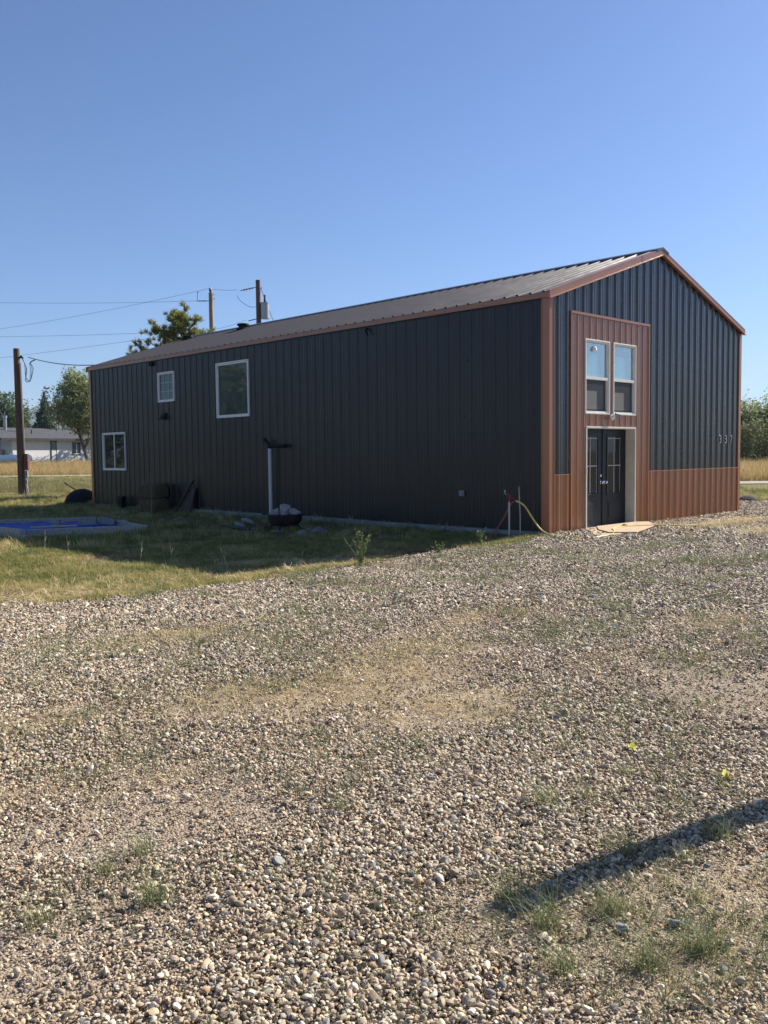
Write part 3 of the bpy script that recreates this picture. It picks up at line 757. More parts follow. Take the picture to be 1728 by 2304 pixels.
# lamp seen in the left upper sash
m = MB(); m.lathe([(.02, .05), (.045, .03), (.06, -.03), (.03, -.05)], n=10, c=(1.58, -.006+.0, 3.72)); m.build('lamp', M['white'], bld)
# door
m = MB(); d0, d1, dt = DO[0], DO[1], DO[3]; cw = .042
m.span((d0, -.05, 0), (d0+cw, .17, dt-cw)); m.span((d1-cw, -.05, 0), (d1, .17, dt-cw)); m.span((d0, -.05, dt-cw), (d1, .17, dt)); m.span((d0, -.05, -.05), (d1, .17, .0))
m.build('door_frame', M['jamb'], bld)
m = MB(); m.span((d0-.004, -.058, .0), (d0+.022, -.0505, dt-.01)); m.span((d0-.004, -.058, dt-.03), (d1+.004, -.0505, dt+.004)); m.span((d1-.022, -.058, 0), (d1+.004, -.0505, dt-.031)); m.build('door_casing', M['vinyl'], bld)
m = MB(); m.span((d0+cw, .02, .0), (d1-cw, .17, .028)); m.build('threshold', M['galv'], bld)
mid = (d0+d1)/2
for sd in (0, 1):
    a, b = (d0+cw+.002, mid-.004) if sd == 0 else (mid+.004, d1-cw-.002)
    y = .175; gx0, gx1 = a+.19, b-.19; gz0, gz1 = .72, 1.93
    m = MB(); zt_ = dt-cw-.004; zb_ = .03
    m.span((a, y, zb_), (gx0, y+.045, zt_)); m.span((gx1, y, zb_), (b, y+.045, zt_)); m.span((gx0, y, gz1), (gx1, y+.045, zt_)); m.span((gx0, y, zb_), (gx1, y+.045, gz0))
    for (A, B) in (((gx0-.035, gz0-.035), (gx1+.035, gz0)), ((gx0-.035, gz1), (gx1+.035, gz1+.035)), ((gx0-.035, gz0), (gx0, gz1)), ((gx1, gz0), (gx1+.035, gz1))):
        m.span((A[0], y-.014, A[1]), (B[0], y-.0005, B[1]))
    m.span((gx0+.0, y-.008, .14), (gx1, y-.0005, .57)); m.span((gx0+.05, y-.018, .19), (gx1-.05, y-.0085, .52))
    d = m.build('door', M['door'], bld, bevel=.003)
    m = MB(); m.span((gx0, y+.012, gz0), (gx1, y+.02, gz1)); m.build('glass', M['glass_door'], d)
    m = MB(); gc = (gx0+gx1)/2
    m.span((gc-.009, y+.002, gz0), (gc+.009, y+.0115, gz1)); m.span((gx0, y+.003, 1.30), (gx1, y+.011, 1.32)); m.span((gx0, y+.003, gz1-.045), (gx1, y+.011, gz1-.03)); m.span((gx0+.022, y+.004, gz0), (gx0+.03, y+.0105, gz1)); m.span((gx1-.03, y+.004, gz0), (gx1-.022, y+.0105, gz1))
    m.build('muntin_grid', M['muntin'], d)
    kx = mid-.075 if sd == 0 else mid+.075
    m = MB(); m.lathe([(.033, 0), (.033, -.008), (.014, -.012), (.012, -.035), (.028, -.045), (.031, -.062), (.02, -.076), (.004, -.078)], c=(kx, y, .955), n=16, axis='y'); m.build('knob', M['chrome'], d, smooth=True)
    if sd == 0:
        m = MB(); m.lathe([(.032, 0), (.032, -.012), (.024, -.02), (.004, -.022)], c=(kx, y, 1.10), n=16, axis='y'); m.build('deadbolt', M['chrome'], d, smooth=True)
m = MB(); m.span((mid-.02, .158, .03), (mid+.02, .1745, dt-cw-.004)); m.build('astragal', M['door'], bld)
m = MB(); m.span((d0-.012, -.072, 1.15), (d0+.012, -.0585, 1.27)); m.build('strike_cover', M['vinyl'], bld)
m = MB(); m.span((d0+cw, .222, 0), (d1-cw, .25, dt)); m.build('door_backing', M['darkplastic'], bld)
# flood light between the windows
fl = empty('flood_light', (2.19, -.03, 2.34)); fl.parent = bld
m = MB(); m.lathe([(.05, 0), (.05, -.03), (.02, -.04)], axis='y', n=14); m.box((0, -.06, 0), (.03, .05, .03)); m.build('mount', M['white'], fl)
m = MB(); m.box((-.085, -.10, -.02), (.10, .05, .085), rz=.5, rx=.5, ry=.6); m.build('lamp_head', M['vinyl'], fl, bevel=.006)
m = MB(); m.box((.085, -.10, .03), (.12, .055, .09), rz=-.5, rx=.5, ry=.2); m.build('lamp_head', M['greybox'], fl, bevel=.006)
# digits on the gable, worked in metal strokes
def digit(ch, u, z, s, par):
    cu = bpy.data.curves.new('house_number', 'FONT'); cu.body = ch; cu.size = s; cu.extrude = .006; cu.bevel_depth = .0015
    o = bpy.data.objects.new('tmp', cu); SC.collection.objects.link(o)
    bpy.context.view_layer.update(); dg = bpy.context.evaluated_depsgraph_get(); me = bpy.data.meshes.new_from_object(o.evaluated_get(dg)); bpy.data.objects.remove(o)
    me.materials.clear(); me.materials.append(M['num']); o = bpy.data.objects.new('house_number', me); SC.collection.objects.link(o)
    o.parent = par; o.rotation_euler = (PI/2, 0, 0); o.location = (u, -.013, z); tag(o, 'metal number %s' % ch); return o
M['num'] = mat_simple('dull_metal_number', (.34, .34, .34), .4, .1, 9, .05, metal=.6)
digit('3', 7.25, 1.79, .29, bld); digit('3', 7.56, 1.79, .29, bld); digit('7', 7.85, 1.79, .29, bld)
# wall fittings on the long side
m = MB(); m.add([(0, .0, 0), (0, .22, 0), (-.16, .22, -.02), (-.16, .0, -.02), (0, .0, .20), (0, .22, .20)], [(0, 3, 2, 1), (0, 1, 5, 4), (3, 4, 5, 2), (0, 4, 3), (1, 2, 5)])
o = m.build('wall_vent', M['darkplastic'], bld, loc=(-.022, 14.1, 2.76))
m = MB(); m.span((-.07, -.1, -.07), (-.022, .12, .06)); m.box((-.08, -.05, -.02), (.05, .05, .1)); m.build('wall_vent', M['darkplastic'], bld, loc=(0, 14.9, 4.50))
m = MB(); m.tube([(-.02, 0, 0), (-.06, .0, -.02), (-.09, -.02, -.08), (-.10, -.08, -.16)], [.03, .03, .025, .02], 8); m.build('wall_hook', M['darkplastic'], bld, loc=(-.005, 5.08, 4.53))
m = MB(); m.span((-.06, -.06, -.06), (-.0215, .06, .06)); m.span((-.085, -.035, -.05), (-.0605, .05, .05)); m.build('outlet_cover', M['greybox'], bld, loc=(0, 2.2, .76), bevel=.006)
m = MB(); m.span((-.09, -.012, 0), (-.004, .012, .10)); m.build('wall_tap', M['galv'], bld, loc=(-.02, 15.28, .22))

# ------------------------------------------------------------------ things along the side wall
def timber(name, a, b, w, h, z0, mat, label, cat, group=None, jit=0):
    d = Vector((b[0]-a[0], b[1]-a[1])); L_ = d.length; m = MB()
    m.box((0, 0, h/2), (L_, w, h)); o = m.build(name, mat, bevel=.008)
    o.location = ((a[0]+b[0])/2, (a[1]+b[1])/2, z0); o.rotation_euler = (jit, 0, math.atan2(d.y, d.x)); return tag(o, label, cat, group)
ed = [(.06, 2.5, 'pale edging timber at the front corner of the side wall'), (2.52, 5.0, 'edging timber right of the fire pit'), (5.03, 7.6, 'edging timber behind the fire pit'),
      (7.8, 9.9, 'edging timber at the foot of the white pipe'), (9.93, 12.35, 'farthest edging timber beside the leaning board')]
for k, (a, b, lb) in enumerate(ed):
    z = min(tz(-.2, a), tz(-.2, b))
    timber('edging_timber', (-.145-.02*(k % 2), a), (-.155, b), .16, .12, z-.02, M['timber2'], lb, 'timber', 'timbers edging the side wall')
# hay bales
def bale(name, c, d, rz, label):
    bm = bmesh.new(); bmesh.ops.create_cube(bm, size=1); bmesh.ops.subdivide_edges(bm, edges=bm.edges, cuts=9, use_grid_fill=True)
    r = random.Random(len(label))
    for v in bm.verts:
        p = v.co; n = p.normalized(); k = 1 - .2*max(0, (abs(p.x)+abs(p.y)+abs(p.z)-1.0))
        v.co = Vector((p.x*d[0]*k, p.y*d[1]*k, p.z*d[2]*k)) + n*r.uniform(-.022, .018)
    me = bpy.data.meshes.new(name); bm.to_mesh(me); bm.free(); me.materials.append(M['hay']); me.polygons.foreach_set('use_smooth', [True]*len(me.polygons))
    # loose stalks
    o = bpy.data.objects.new(name, me); SC.collection.objects.link(o); o.location = c; o.rotation_euler = (0, 0, rz)
    m = MB()
    for q in (-.2, .2):
        pts = [(q*d[0]*1.2, d[1]*.5*math.copysign(1, s1)+.006*math.copysign(1, s1), z) for s1, z in ((1, -d[2]*.48), (1, d[2]*.48))]
        ring = [(q*d[0]*1.2, -d[1]*.51, -d[2]*.5), (q*d[0]*1.2, -d[1]*.51, d[2]*.51), (q*d[0]*1.2, d[1]*.51, d[2]*.51), (q*d[0]*1.2, d[1]*.51, -d[2]*.5)]
        m.tube(ring+[ring[0]], .004, 5)
    m.build('twine', M['oldwood'], o)
    r2 = np.random.default_rng(5); V = []; F = []
    for i in range(260):
        f = r2.integers(0, 3); p = np.array([r2.uniform(-.5, .5)*d[0], r2.uniform(-.5, .5)*d[1], r2.uniform(-.5, .5)*d[2]]); s = r2.choice([-1, 1]); p[f] = s*d[f]*.49
        q = r2.normal(0, .04, 3); q[f] = abs(q[f])*s; e = np.cross(q, r2.normal(0, 1, 3)); e = e/np.linalg.norm(e)*.003; b = len(V)
        V += [p-e, p+e, p+q+e*.3, p+q-e*.3]; F.append((b, b+1, b+2, b+3))
    npmesh('loose_straw', V, F, M['stalk'], parent=o)['kind'] = 'stuff'
    return tag(o, label, 'hay bale', 'hay bales stacked by the side wall')
zb = tz(-.4, 14.4)
bale('hay_bale', (-.38, 14.35, zb+.21), (.50, .95, .42), 0, 'lower hay bale on the ground against the side wall')
bale('hay_bale', (-.36, 14.46, zb+.21+.44), (.50, 1.0, .44), .05, 'upper hay bale resting on another bale')
# leaning boards
def plank(name, a, b, w, t, mat, label, cat='board'):
    a = Vector(a); b = Vector(b); d = b-a; m = MB(); m.box((0, 0, 0), (t, w, d.length)); o = m.build(name, mat, bevel=.004)
    o.rotation_euler = d.to_track_quat('Z', 'X').to_euler(); o.location = (a+b)/2; return tag(o, label, cat)
plank('leaning_board', (-.42, 13.16, tz(-.42, 13.16)), (-.10, 12.55, .92), .10, .035, M['oldwood'], 'narrow old board leaning against the side wall right of the hay bales')
m = MB(); m.box((0, 0, .38), (.03, .52, .78)); 
for k in (-.17, 0, .17): m.box((-.022, k, .38), (.012, .13, .76))
o = m.build('pallet', M['oldwood'], bevel=.003); o.location = (-.30, 12.72, tz(-.3, 12.7)); o.rotation_euler = (0, .27, 0); tag(o, 'dark slatted pallet leaning behind the narrow board', 'pallet')
m = MB(); m.box((0, 0, .16), (.16, .30, .36)); m.box((0, 0, .35), (.18, .32, .03)); m.box((-.085, 0, .2), (.012, .2, .2)); o = m.build('dark_crate', M['darkplastic'], bevel=.008); o.location = (-.20, 16.73, tz(-.2, 16.7)); tag(o, 'small dark crate on the ground below the low window', 'crate')
# covered mound with handle at far corner
def mound():
    t = empty('covered_heap', (.02, 20.0, tz(0, 20)), 0, 'dark rounded heap with a stick poking up, past the far building corner', 'heap')
    r = random.Random(4); m = MB()
    prof = [(.66, 0.0), (.63, .10), (.56, .24), (.44, .36), (.26, .45), (.10, .485), (.01, .49)]
    m.lathe(prof, n=22, jit=lambda x, y, z: (x*1.0, y*.78, z*(1+.03*math.sin(5*math.atan2(y, x))))); m.build('cover', M['darkplastic'], t, smooth=True)
    m = MB(); m.tube([(-.12, .1, .42), (-.30, .32, .58), (-.40, .45, .70)], .02, 8); m.tube([(-.37, .41, .66), (-.42, .48, .73)], .03, 8); m.build('stick', M['oldwood'], t)
    return t
mound()
# white pipe with black arm
t = empty('white_standpipe', (-.14, 8.77, tz(-.14, 8.77)), 0, 'white pipe standing against the side wall with a black sideways arm on top', 'pipe'); zp = -t.location.z
m = MB(); m.tube([(0, 0, 0), (.0, 0, 1.0+zp), (0, 0, 1.80+zp)], .048, 16); m.build('pipe', M['pvc'], t, smooth=True)
m = MB(); m.tube([(0, 0, 1.79+zp), (0, 0, 1.90+zp)], .062, 14); m.tube([(0, .02, 1.86+zp), (.0, -.42, 1.86+zp), (.0, -.66, 1.85+zp)], [.052, .05, .05], 12); m.tube([(0, 0, 1.88+zp), (0, .10, 1.95+zp), (0, .20, 2.03+zp)], .04, 12); m.tube([(0, .17, 2.0+zp), (0, .21, 2.04+zp)], .055, 12)
m.build('black_arm', M['darkplastic'], t, smooth=True)
# fire pit
fz = tz(-1.63, 6.26)
t = empty('fire_pit', (-1.63, 6.26, fz), 0, 'round black metal fire pit bowl on splayed legs near the side wall', 'fire pit')
m = MB(); m.lathe([(.16, .10), (.30, .13), (.385, .22), (.41, .37), (.455, .385), (.455, .395), (.40, .39), (.37, .25), (.28, .16), (.02, .14)], n=28); m.build('bowl', M['darkmetal'], t, smooth=True)
for k in range(4):
    q = k*PI/2+.55; c, s = math.cos(q), math.sin(q); m = MB(); m.tube([(.27*c, .27*s, .16), (.36*c, .36*s, .09), (.44*c, .44*s, .0)], [.028, .024, .02], 8); m.build('leg', M['darkmetal'], t)
for q in (YAW*-1+.0, PI-YAW):
    c, s = math.cos(q), math.sin(q); m = MB(); m.tube([(.44*c-.09*s, .44*s+.09*c, .37), (.52*c-.07*s, .52*s+.07*c, .40), (.52*c+.07*s, .52*s-.07*c, .40), (.44*c+.09*s, .44*s-.09*c, .37)], .012, 8); m.build('handle', M['darkmetal'], t)
def rock(name, c, d, seed, mat, label, cat='rock', group=None, rz=0, parent=None):
    r = random.Random(seed); bm = bmesh.new(); bmesh.ops.create_icosphere(bm, subdivisions=3, radius=.5)
    cuts = [(Vector((r.gauss(0, 1), r.gauss(0, 1), r.gauss(0, .8))).normalized(), r.uniform(.24, .4)) for _ in range(11)]
    for v in bm.verts:
        for nrm, q in cuts:
            k = v.co.dot(nrm)
            if k > q: v.co -= nrm*(k-q)*.92
        v.co = Vector((v.co.x*d[0], v.co.y*d[1], v.co.z*d[2]))*1.25 + Vector((r.uniform(-1, 1), r.uniform(-1, 1), r.uniform(-1, 1)))*.012*min(d)
    me = bpy.data.meshes.new(name); bm.to_mesh(me); bm.free(); me.materials.append(mat)
    o = bpy.data.objects.new(name, me); SC.collection.objects.link(o); o.location = c; o.rotation_euler = (0, 0, rz)
    if parent: o.parent = parent; return o
    return tag(o, label, cat, group)
rub = [(-.16, .14, .40, .30, .24, .26, 'largest pale chunk at the left of the fire pit bowl'), (-.01, .02, .48, .34, .28, .28, 'tall pale chunk in the middle of the fire pit bowl'), (.12, -.10, .42, .26, .24, .18, 'mid sized pale chunk in the fire pit bowl'),
       (.25, -.18, .42, .18, .14, .09, 'small flat white chunk at the right rim of the fire pit bowl'), (-.12, -.14, .38, .24, .22, .16, 'pale chunk at the front of the fire pit bowl')]
for k, (a, b, z, dx, dy, dz, lb) in enumerate(rub): rock('rubble_chunk', (-1.63+a, 6.26+b, fz+z), (dx, dy, dz), 60+k, M['ash'], lb, 'rubble', 'chunks of rubble in the fire pit', rz=k)
for k, (a, b, dx, dy, dz, lb) in enumerate([(-1.93, 4.72, .62, .42, .24, 'large pale flat topped rock right of the fire pit'), (-2.15, 4.98, .34, .26, .14, 'low grey rock against the left of the large pale rock'), (-1.33, 4.45, .20, .17, .11, 'small rock right of the large pale rock'),
        (-2.1, 5.95, .52, .32, .09, 'flat slab of stone under the right leg of the fire pit'), (-2.35, 6.5, .26, .2, .06, 'thin flat stone in front of the fire pit'), (-1.55, 5.45, .22, .2, .1, 'rounded stone between the fire pit and the large rock'), (-1.9, 7.05, .22, .2, .09, 'rounded stone left of the fire pit')]):
    rock('field_rock', (a, b, tz(a, b)+dz*.35), (dx, dy, dz), 80+k, M['stone'], lb, 'rock', 'rocks around the fire pit', rz=YAW+k)
def log(a, b, r, z, mat, label, name='firewood_log'):
    m = MB(); p0 = Vector((*a, tz(*a)+z)); p1 = Vector((*b, tz(*b)+z)); mid_ = (p0+p1)/2+Vector((0, 0, .01)); m.tube([p0-mid_, Vector((0, 0, 0)), p1-mid_], [r, r*1.05, r*.92], 12)
    o = m.build(name, mat, smooth=True); o.location = mid_; return tag(o, label, 'log', 'logs beside the fire pit')
log((-1.55, 8.35), (-1.95, 7.45), .055, .05, M['timber2'], 'pale split log left of the fire pit'); log((-1.45, 8.2), (-1.75, 7.35), .05, .15, M['timber2'], 'pale log lying on top of the log left of the fire pit')
log((-2.05, 7.9), (-2.15, 7.0), .045, .04, M['oldwood'], 'dark charred log in front of the pale logs'); log((-1.35, 7.55), (-1.7, 6.9), .05, .05, M['oldwood'], 'dark charred log touching the fire pit')
# hydrant, rod, hoses
hz = tz(-.68, .45)
t = empty('yard_hydrant', (-.68, .45, hz), 0, 'galvanised pipe with a red hydrant head near the front corner', 'hydrant'); q = -hz
m = MB(); m.tube([(0, 0, 0), (0, 0, .70+q)], .021, 10); m.build('riser', M['galv'], t, smooth=True)
m = MB(); m.tube([(0, 0, .66+q), (0, 0, .80+q)], [.036, .042], 12); m.tube([(0, 0, .73+q), (.05, -.06, .72+q), (.08, -.09, .67+q)], .024, 10); m.box((-.02, .02, .80+q), (.05, .05, .05), rz=YAW); m.build('head', M['redmetal'], t, bevel=.004)
m = MB(); m.tube([(-.02, .02, .78+q), (-.06, .06, .83+q), (-.055, .055, .89+q)], [.012, .012, .014], 8); m.build('lever', M['galv'], t)
m = MB(); m.tube([(0, 0, -.02), (.0, 0, .45), (-.02, .015, .99)], .011, 8); o = m.build('metal_rod', M['galv'], smooth=True); o.location = (-.53, .30, tz(-.53, .30)); tag(o, 'thin upright metal rod between the hydrant and the corner', 'rod')
def smooth_path(p, n=6):
    p = [Vector(x) for x in p]; out = []
    for i in range(len(p)-1):
        a = p[max(i-1, 0)]; b = p[i]; c = p[i+1]; d = p[min(i+2, len(p)-1)]
        for k in range(n):
            t_ = k/n; out.append(.5*((2*b)+(c-a)*t_+(2*a-5*b+4*c-d)*t_*t_+(3*b-a-3*c+d)*t_**3))
    out.append(p[-1]); return out
gz = lambda a, b, h=.035: (a, b, tz(a, b)+h)
hp = [(-.61, .37, .68), (-.54, .31, .65), (-.47, .22, .56), (-.40, .10, .34), (-.33, -.05, .12), (-.42, -.35, .035), gz(-.66, -.72), gz(-.55, -1.12), gz(-.02, -1.20), gz(.5, -1.10), gz(.78, -.98, .06), (1.15, -.72, .075), (1.6, -.60, .075), (2.1, -.68, .07), gz(2.7, -.98, .06), gz(3.1, -1.27), gz(4.3, -1.38), gz(4.75, -1.60), gz(5.3, -1.50), gz(6.6, -1.52), gz(8.5, -1.75), gz(11.5, -2.3), gz(15.0, -3.2)]
m = MB(); m.tube(smooth_path(hp), .0165, 8); o = m.build('garden_hose', M['yhose'], smooth=True); tag(o, 'pale yellow hose running from the hydrant across the boards and gravel', 'hose')
hp = [(-.60, .40, .67), (-.65, .44, .60), (-.76, .53, .33), (-.90, .66, .05), gz(-1.02, .76, .03), gz(-1.3, .75, .03), gz(-1.75, .42, .03), gz(-2.2, .6, .03), gz(-3.0, .9, .03), gz(-4.4, 1.3, .03)]
m = MB(); m.tube(smooth_path(hp), .015, 8); o = m.build('garden_hose', M['rhose'], smooth=True); tag(o, 'dull red hose hanging from the hydrant down to the lawn', 'hose')
# boards at the door
def board(poly, z0, z1, label, name='plywood_board'):
    m = MB(); m.prism(poly, z0, z1); return tag(m.build(name, M['ply'], bevel=.004), label, 'board', 'plywood boards at the door')
board([(1.20, -.062), (.10, -.98), (.52, -1.32), (1.70, -.50), (1.72, -.062)], .012, .045, 'tan plywood board under the left door leaf')
board([(.98, -.50), (.56, -1.0), (.92, -1.38), (2.55, -.86), (3.35, -.28), (3.14, -.062), (1.60, -.062)], .047, .068, 'larger tan plywood board in front of the double door')

# raised timber frame with tarp and blocks
fz = -.20
fr = empty('raised_bed_frame', (-4.8, 11.7, 0), 0, 'low rectangular frame of grey timbers lying on the lawn', 'frame')
def beam(a, b, z0, h=.16, w=.14, mat=None):
    m = MB(); d = Vector((b[0]-a[0], b[1]-a[1])); c = ((a[0]+b[0])/2+4.8, (a[1]+b[1])/2-11.7, z0+h/2); m.box(c, (d.length, w, h), rz=math.atan2(d.y, d.x)); return m.build('timber', mat or M['timber'], fr, bevel=.008)
beam((-6.02, 10.30), (-3.50, 9.28), fz); beam((-3.56, 9.38), (-2.85, 13.0), fz, .15); beam((-2.95, 13.12), (-6.60, 14.85), fz); beam((-6.42, 9.42), (-6.72, 14.75), fz-.02, .13, .14); beam((-6.44, 9.50), (-6.70, 14.6), fz+.112, .12, .14)
m = MB(); n = 16; A = Vector((-6.2, 10.5)); B = Vector((-3.7, 9.55)); C_ = Vector((-3.05, 12.9)); D_ = Vector((-6.45, 14.5)); vs = []
for i in range(n+1):
    for j in range(n+1):
        s_, t_ = i/n, j/n; p = (A*(1-s_)+B*s_)*(1-t_)+(D_*(1-s_)+C_*s_)*t_
        vs.append((p.x, p.y, -.135+.05*(float(vnoise(np.array(p.x*2.3), np.array(p.y*2.3)))-.5)+.02*math.sin(i*1.7+j)))
m.add(vs, [(i*(n+1)+j, (i+1)*(n+1)+j, (i+1)*(n+1)+j+1, i*(n+1)+j+1) for i in range(n) for j in range(n)]); o = m.build('tarp', M['tarp'], smooth=True)
so = o.modifiers.new('solid', 'SOLIDIFY'); so.thickness = .004; tag(o, 'bright blue tarp spread inside the timber frame', 'tarp')
def cinder(loc, rz, ry, label):
    m = MB(); Lx, Wy, H, t = .39, .19, .19, .03
    m.span((-Lx/2, -Wy/2, 0), (Lx/2, -Wy/2+t, H)); m.span((-Lx/2, Wy/2-t, 0), (Lx/2, Wy/2, H))
    for x in (-Lx/2+t/2, 0, Lx/2-t/2): m.span((x-t/2, -Wy/2+t+.0005, 0), (x+t/2, Wy/2-t-.0005, H-.001))
    m.span((-Lx/2+t, -Wy/2+t, .002), (Lx/2-t, Wy/2-t, .02))
    o = m.build('cinder_block', M['block'], bevel=.003); o.location = loc; o.rotation_euler = (0, ry, rz); return tag(o, label, 'block', 'cinder blocks holding down the blue tarp')
cinder((-4.85, 11.35, -.11), 1.05, 0, 'cinder block standing alone near the middle of the blue tarp')
cinder((-4.0, 11.4, -.10), -.30, 0, 'cinder block near the right end of the blue tarp, holes up')
cinder((-3.50, 11.35, -.15), -.75, .25, 'tilted cinder block half sunk at the right edge of the blue tarp')
timber('loose_board', (-5.75, 10.75), (-4.75, 10.40), .19, .03, -.045, M['ply'], 'loose pale board lying inside the front of the timber frame', 'board')
timber('loose_stick', (-3.55, 10.3), (-3.35, 10.75), .03, .02, -.04, M['brush'], 'short bleached stick on the right timber of the frame', 'stick', jit=.1)
timber('loose_stick', (-3.3, 10.6), (-3.15, 11.2), .04, .02, -.04, M['brush'], 'longer bleached stick beside the tilted cinder block', 'stick', jit=.1)

# ------------------------------------------------------------------ plants near the building
def stalks(name, loc, label, pts_list, r, mat, leaves=0, leafmat=None, cat='weed', group=None, seed=0):
    t = empty(name, loc, 0, label, cat, group) if leaves else None
    m = MB()
    for pts in pts_list: m.tube(pts, [r*(1-.6*i/(len(pts)-1)) for i in range(len(pts))], 5)
    if not leaves:
        o = m.build(name, mat); o.location = loc; return tag(o, label, cat, group)
    m.build('stem', mat, t); rr = np.random.default_rng(seed); V = []; F = []
    for i in range(leaves):
        p = pts_list[rr.integers(0, len(pts_list))]; k = rr.uniform(.05, 1)*(len(p)-1); a = Vector(p[int(k)]); b = Vector(p[min(int(k)+1, len(p)-1)]); q = np.array(a.lerp(b, k-int(k)))
        d = rr.normal(0, 1, 3); d[2] = abs(d[2])*.7; d = d/np.linalg.norm(d)*rr.uniform(.02, .055); e = np.cross(d, rr.normal(0, 1, 3)); e = e/np.linalg.norm(e)*.010; bb = len(V)
        V += [q, q+d*.5+e, q+d, q+d*.5-e]; F.append((bb, bb+1, bb+2, bb+3))
    npmesh('leaves', V, F, leafmat, parent=t); return t
def fan(n, h, sp, seed):
    r = random.Random(seed); out = []
    for i in range(n):
        a = r.uniform(0, 2*PI); s = r.uniform(.1, 1)*sp; hh = h*r.uniform(.55, 1); out.append([(0, 0, 0), (s*.3*math.cos(a), s*.3*math.sin(a), hh*.4), (s*.7*math.cos(a), s*.7*math.sin(a), hh*.75), (s*math.cos(a)+r.uniform(-.02, .02), s*math.sin(a), hh)])
    return out
P3 = lambda a, b: (a, b, tz(a, b))
stalks('leafy_weed', P3(-4.75, .30), 'tall branching green weed at the shaded edge of the gravel', fan(11, .62, .34, 3), .007, M['weed'], 330, M['weed'], seed=1)
stalks('leafy_weed', P3(-2.05, .05), 'small grey green weed on the lawn tip left of the hydrant', fan(7, .34, .18, 5), .005, M['weed'], 110, M['weed'], seed=2)
stalks('leafy_weed', P3(-3.1, .12), 'low weed with a pale stem midway along the gravel edge', fan(6, .22, .16, 6), .005, M['weed'], 90, M['weed'], seed=3)
for k, (a, b, h, dx, lb) in enumerate([(-6.5, 1.5, .42, -.14, 'bare bleached stalk leaning left near the shadow tip'), (-5.4, 1.02, .36, .05, 'upright bare stalk at the shadow edge left of the leafy weed'), (-5.9, 5.3, .5, -.07, 'bare stalk on the shaded lawn below the right end of the timber frame'),
        (-7.3, 6.4, .45, .02, 'bare stalk at the front left corner of the timber frame'), (-7.1, 5.8, .35, -.04, 'short bare stalk just right of the timber frame corner'), (-6.7, 2.8, .42, -.05, 'forked bare stalk at the shaded lawn edge'), (-6.9, 3.5, .38, .04, 'bare stalk at the left of a pair on the shadow edge'), (-.75, 13.9, 1.15, .0, 'tall dry stalk in front of the hay bales')]):
    stalks('dry_stalk', P3(a, b), lb, [[(0, 0, 0), (dx*.4, 0, h*.5), (dx, 0, h)], [(dx*.4, 0, h*.5), (dx*.4+.05, .03, h*.7)]] if h < 1 else [[(0, 0, 0), (.02, 0, h*.5), (dx, 0, h)]], .0055, M['stalk'], cat='stalk')

# grass tufts on the gravel
TU = [(-11.92, -7.30, .15, 60, 'grey green grass tuft standing alone in the middle of the near gravel'),
      (-12.75, -7.05, .15, 80, 'bushy green tuft on the left, upper one of two close together'), (-12.93, -7.10, .13, 60, 'brownish tuft just left of the bushy green tuft'),
      (-12.93, -7.42, .17, 110, 'wide wispy tuft on the left, lower one of two close together'), (-13.28, -7.28, .15, 60, 'sparse tuft low in the picture near the left edge'),
      (-11.24, -7.94, .18, 90, 'wide pale green tuft above the post shadow'), (-11.05, -8.02, .14, 50, 'narrow upright tuft right of the wide pale green tuft'),
      (-12.02, -8.33, .17, 70, 'dark tuft at the tip of the post shadow'), (-12.07, -8.52, .19, 120, 'bushy tuft just below the tip of the post shadow'),
      (-11.84, -8.62, .17, 110, 'dense tuft on the sandy patch below the post shadow'), (-11.43, -8.45, .17, 90, 'dark tuft growing in the middle of the post shadow'),
      (-11.30, -8.62, .13, 50, 'small upright tuft at the lower edge of the post shadow'), (-11.02, -8.62, .20, 110, 'large tuft where the post shadow widens at the right'),
      (-12.25, -8.70, .15, 90, 'low spreading tuft at the bottom, left one of the cluster'), (-12.05, -8.90, .16, 100, 'tuft at the bottom centre of the sandy patch cluster'),
      (-11.86, -8.97, .18, 120, 'large tuft at the bottom right on the sandy patch'), (-11.65, -9.15, .16, 90, 'tuft nearest the bottom right corner'),
      (-11.55, -8.80, .12, 50, 'thin tuft on bare sand right of the dense tuft'), (-10.67, -7.99, .12, 60, 'low yellow green tuft beside the paler of two fallen leaves'),
      (-10.55, -7.55, .12, 50, 'small tuft above the yellow green tuft at the right')]
for k, (a, b, h, n, lb) in enumerate(TU):
    o = blades('grass_tuft', int(n*1.2), h*.92, h*.5, .0026, M['tuft'], 1.15, 200+k, seg=4); o.location = (a, b, tz(a, b)+.012); tag(o, lb, 'grass tuft', 'grass tufts in the near gravel')
def leaf(a, b, z, tilt, rz, label, s=.05):
    V = []; n = 14
    for i in range(n):
        q = 2*PI*i/n; r = s*(1+.13*math.cos(5*q))*(.75+.25*math.cos(q)); V.append((r*math.cos(q), r*math.sin(q)*.8, .008*math.sin(2*q)))
    m = MB(); m.add(V+[(0, 0, -.006)], [(i, (i+1) % n, n) for i in range(n)]); m.tube([(-s*.5, 0, 0), (-s*1.2, 0, -.01)], .0018, 5); o = m.build('fallen_leaf', M['leafy'])
    o.location = (a, b, z); o.rotation_euler = (tilt, .2, rz); so = o.modifiers.new('solid', 'SOLIDIFY'); so.thickness = .001; return tag(o, label, 'leaf', 'yellow leaves on the gravel')
leaf(-10.39, -8.37, tz(-10.39, -8.37)+.05, .8, .15, 'bright yellow fallen leaf standing on edge in the gravel', .042)
leaf(-10.33, -7.83, tz(-10.33, -7.83)+.05, .7, -.1, 'yellow green fallen leaf caught in a tuft', .034)
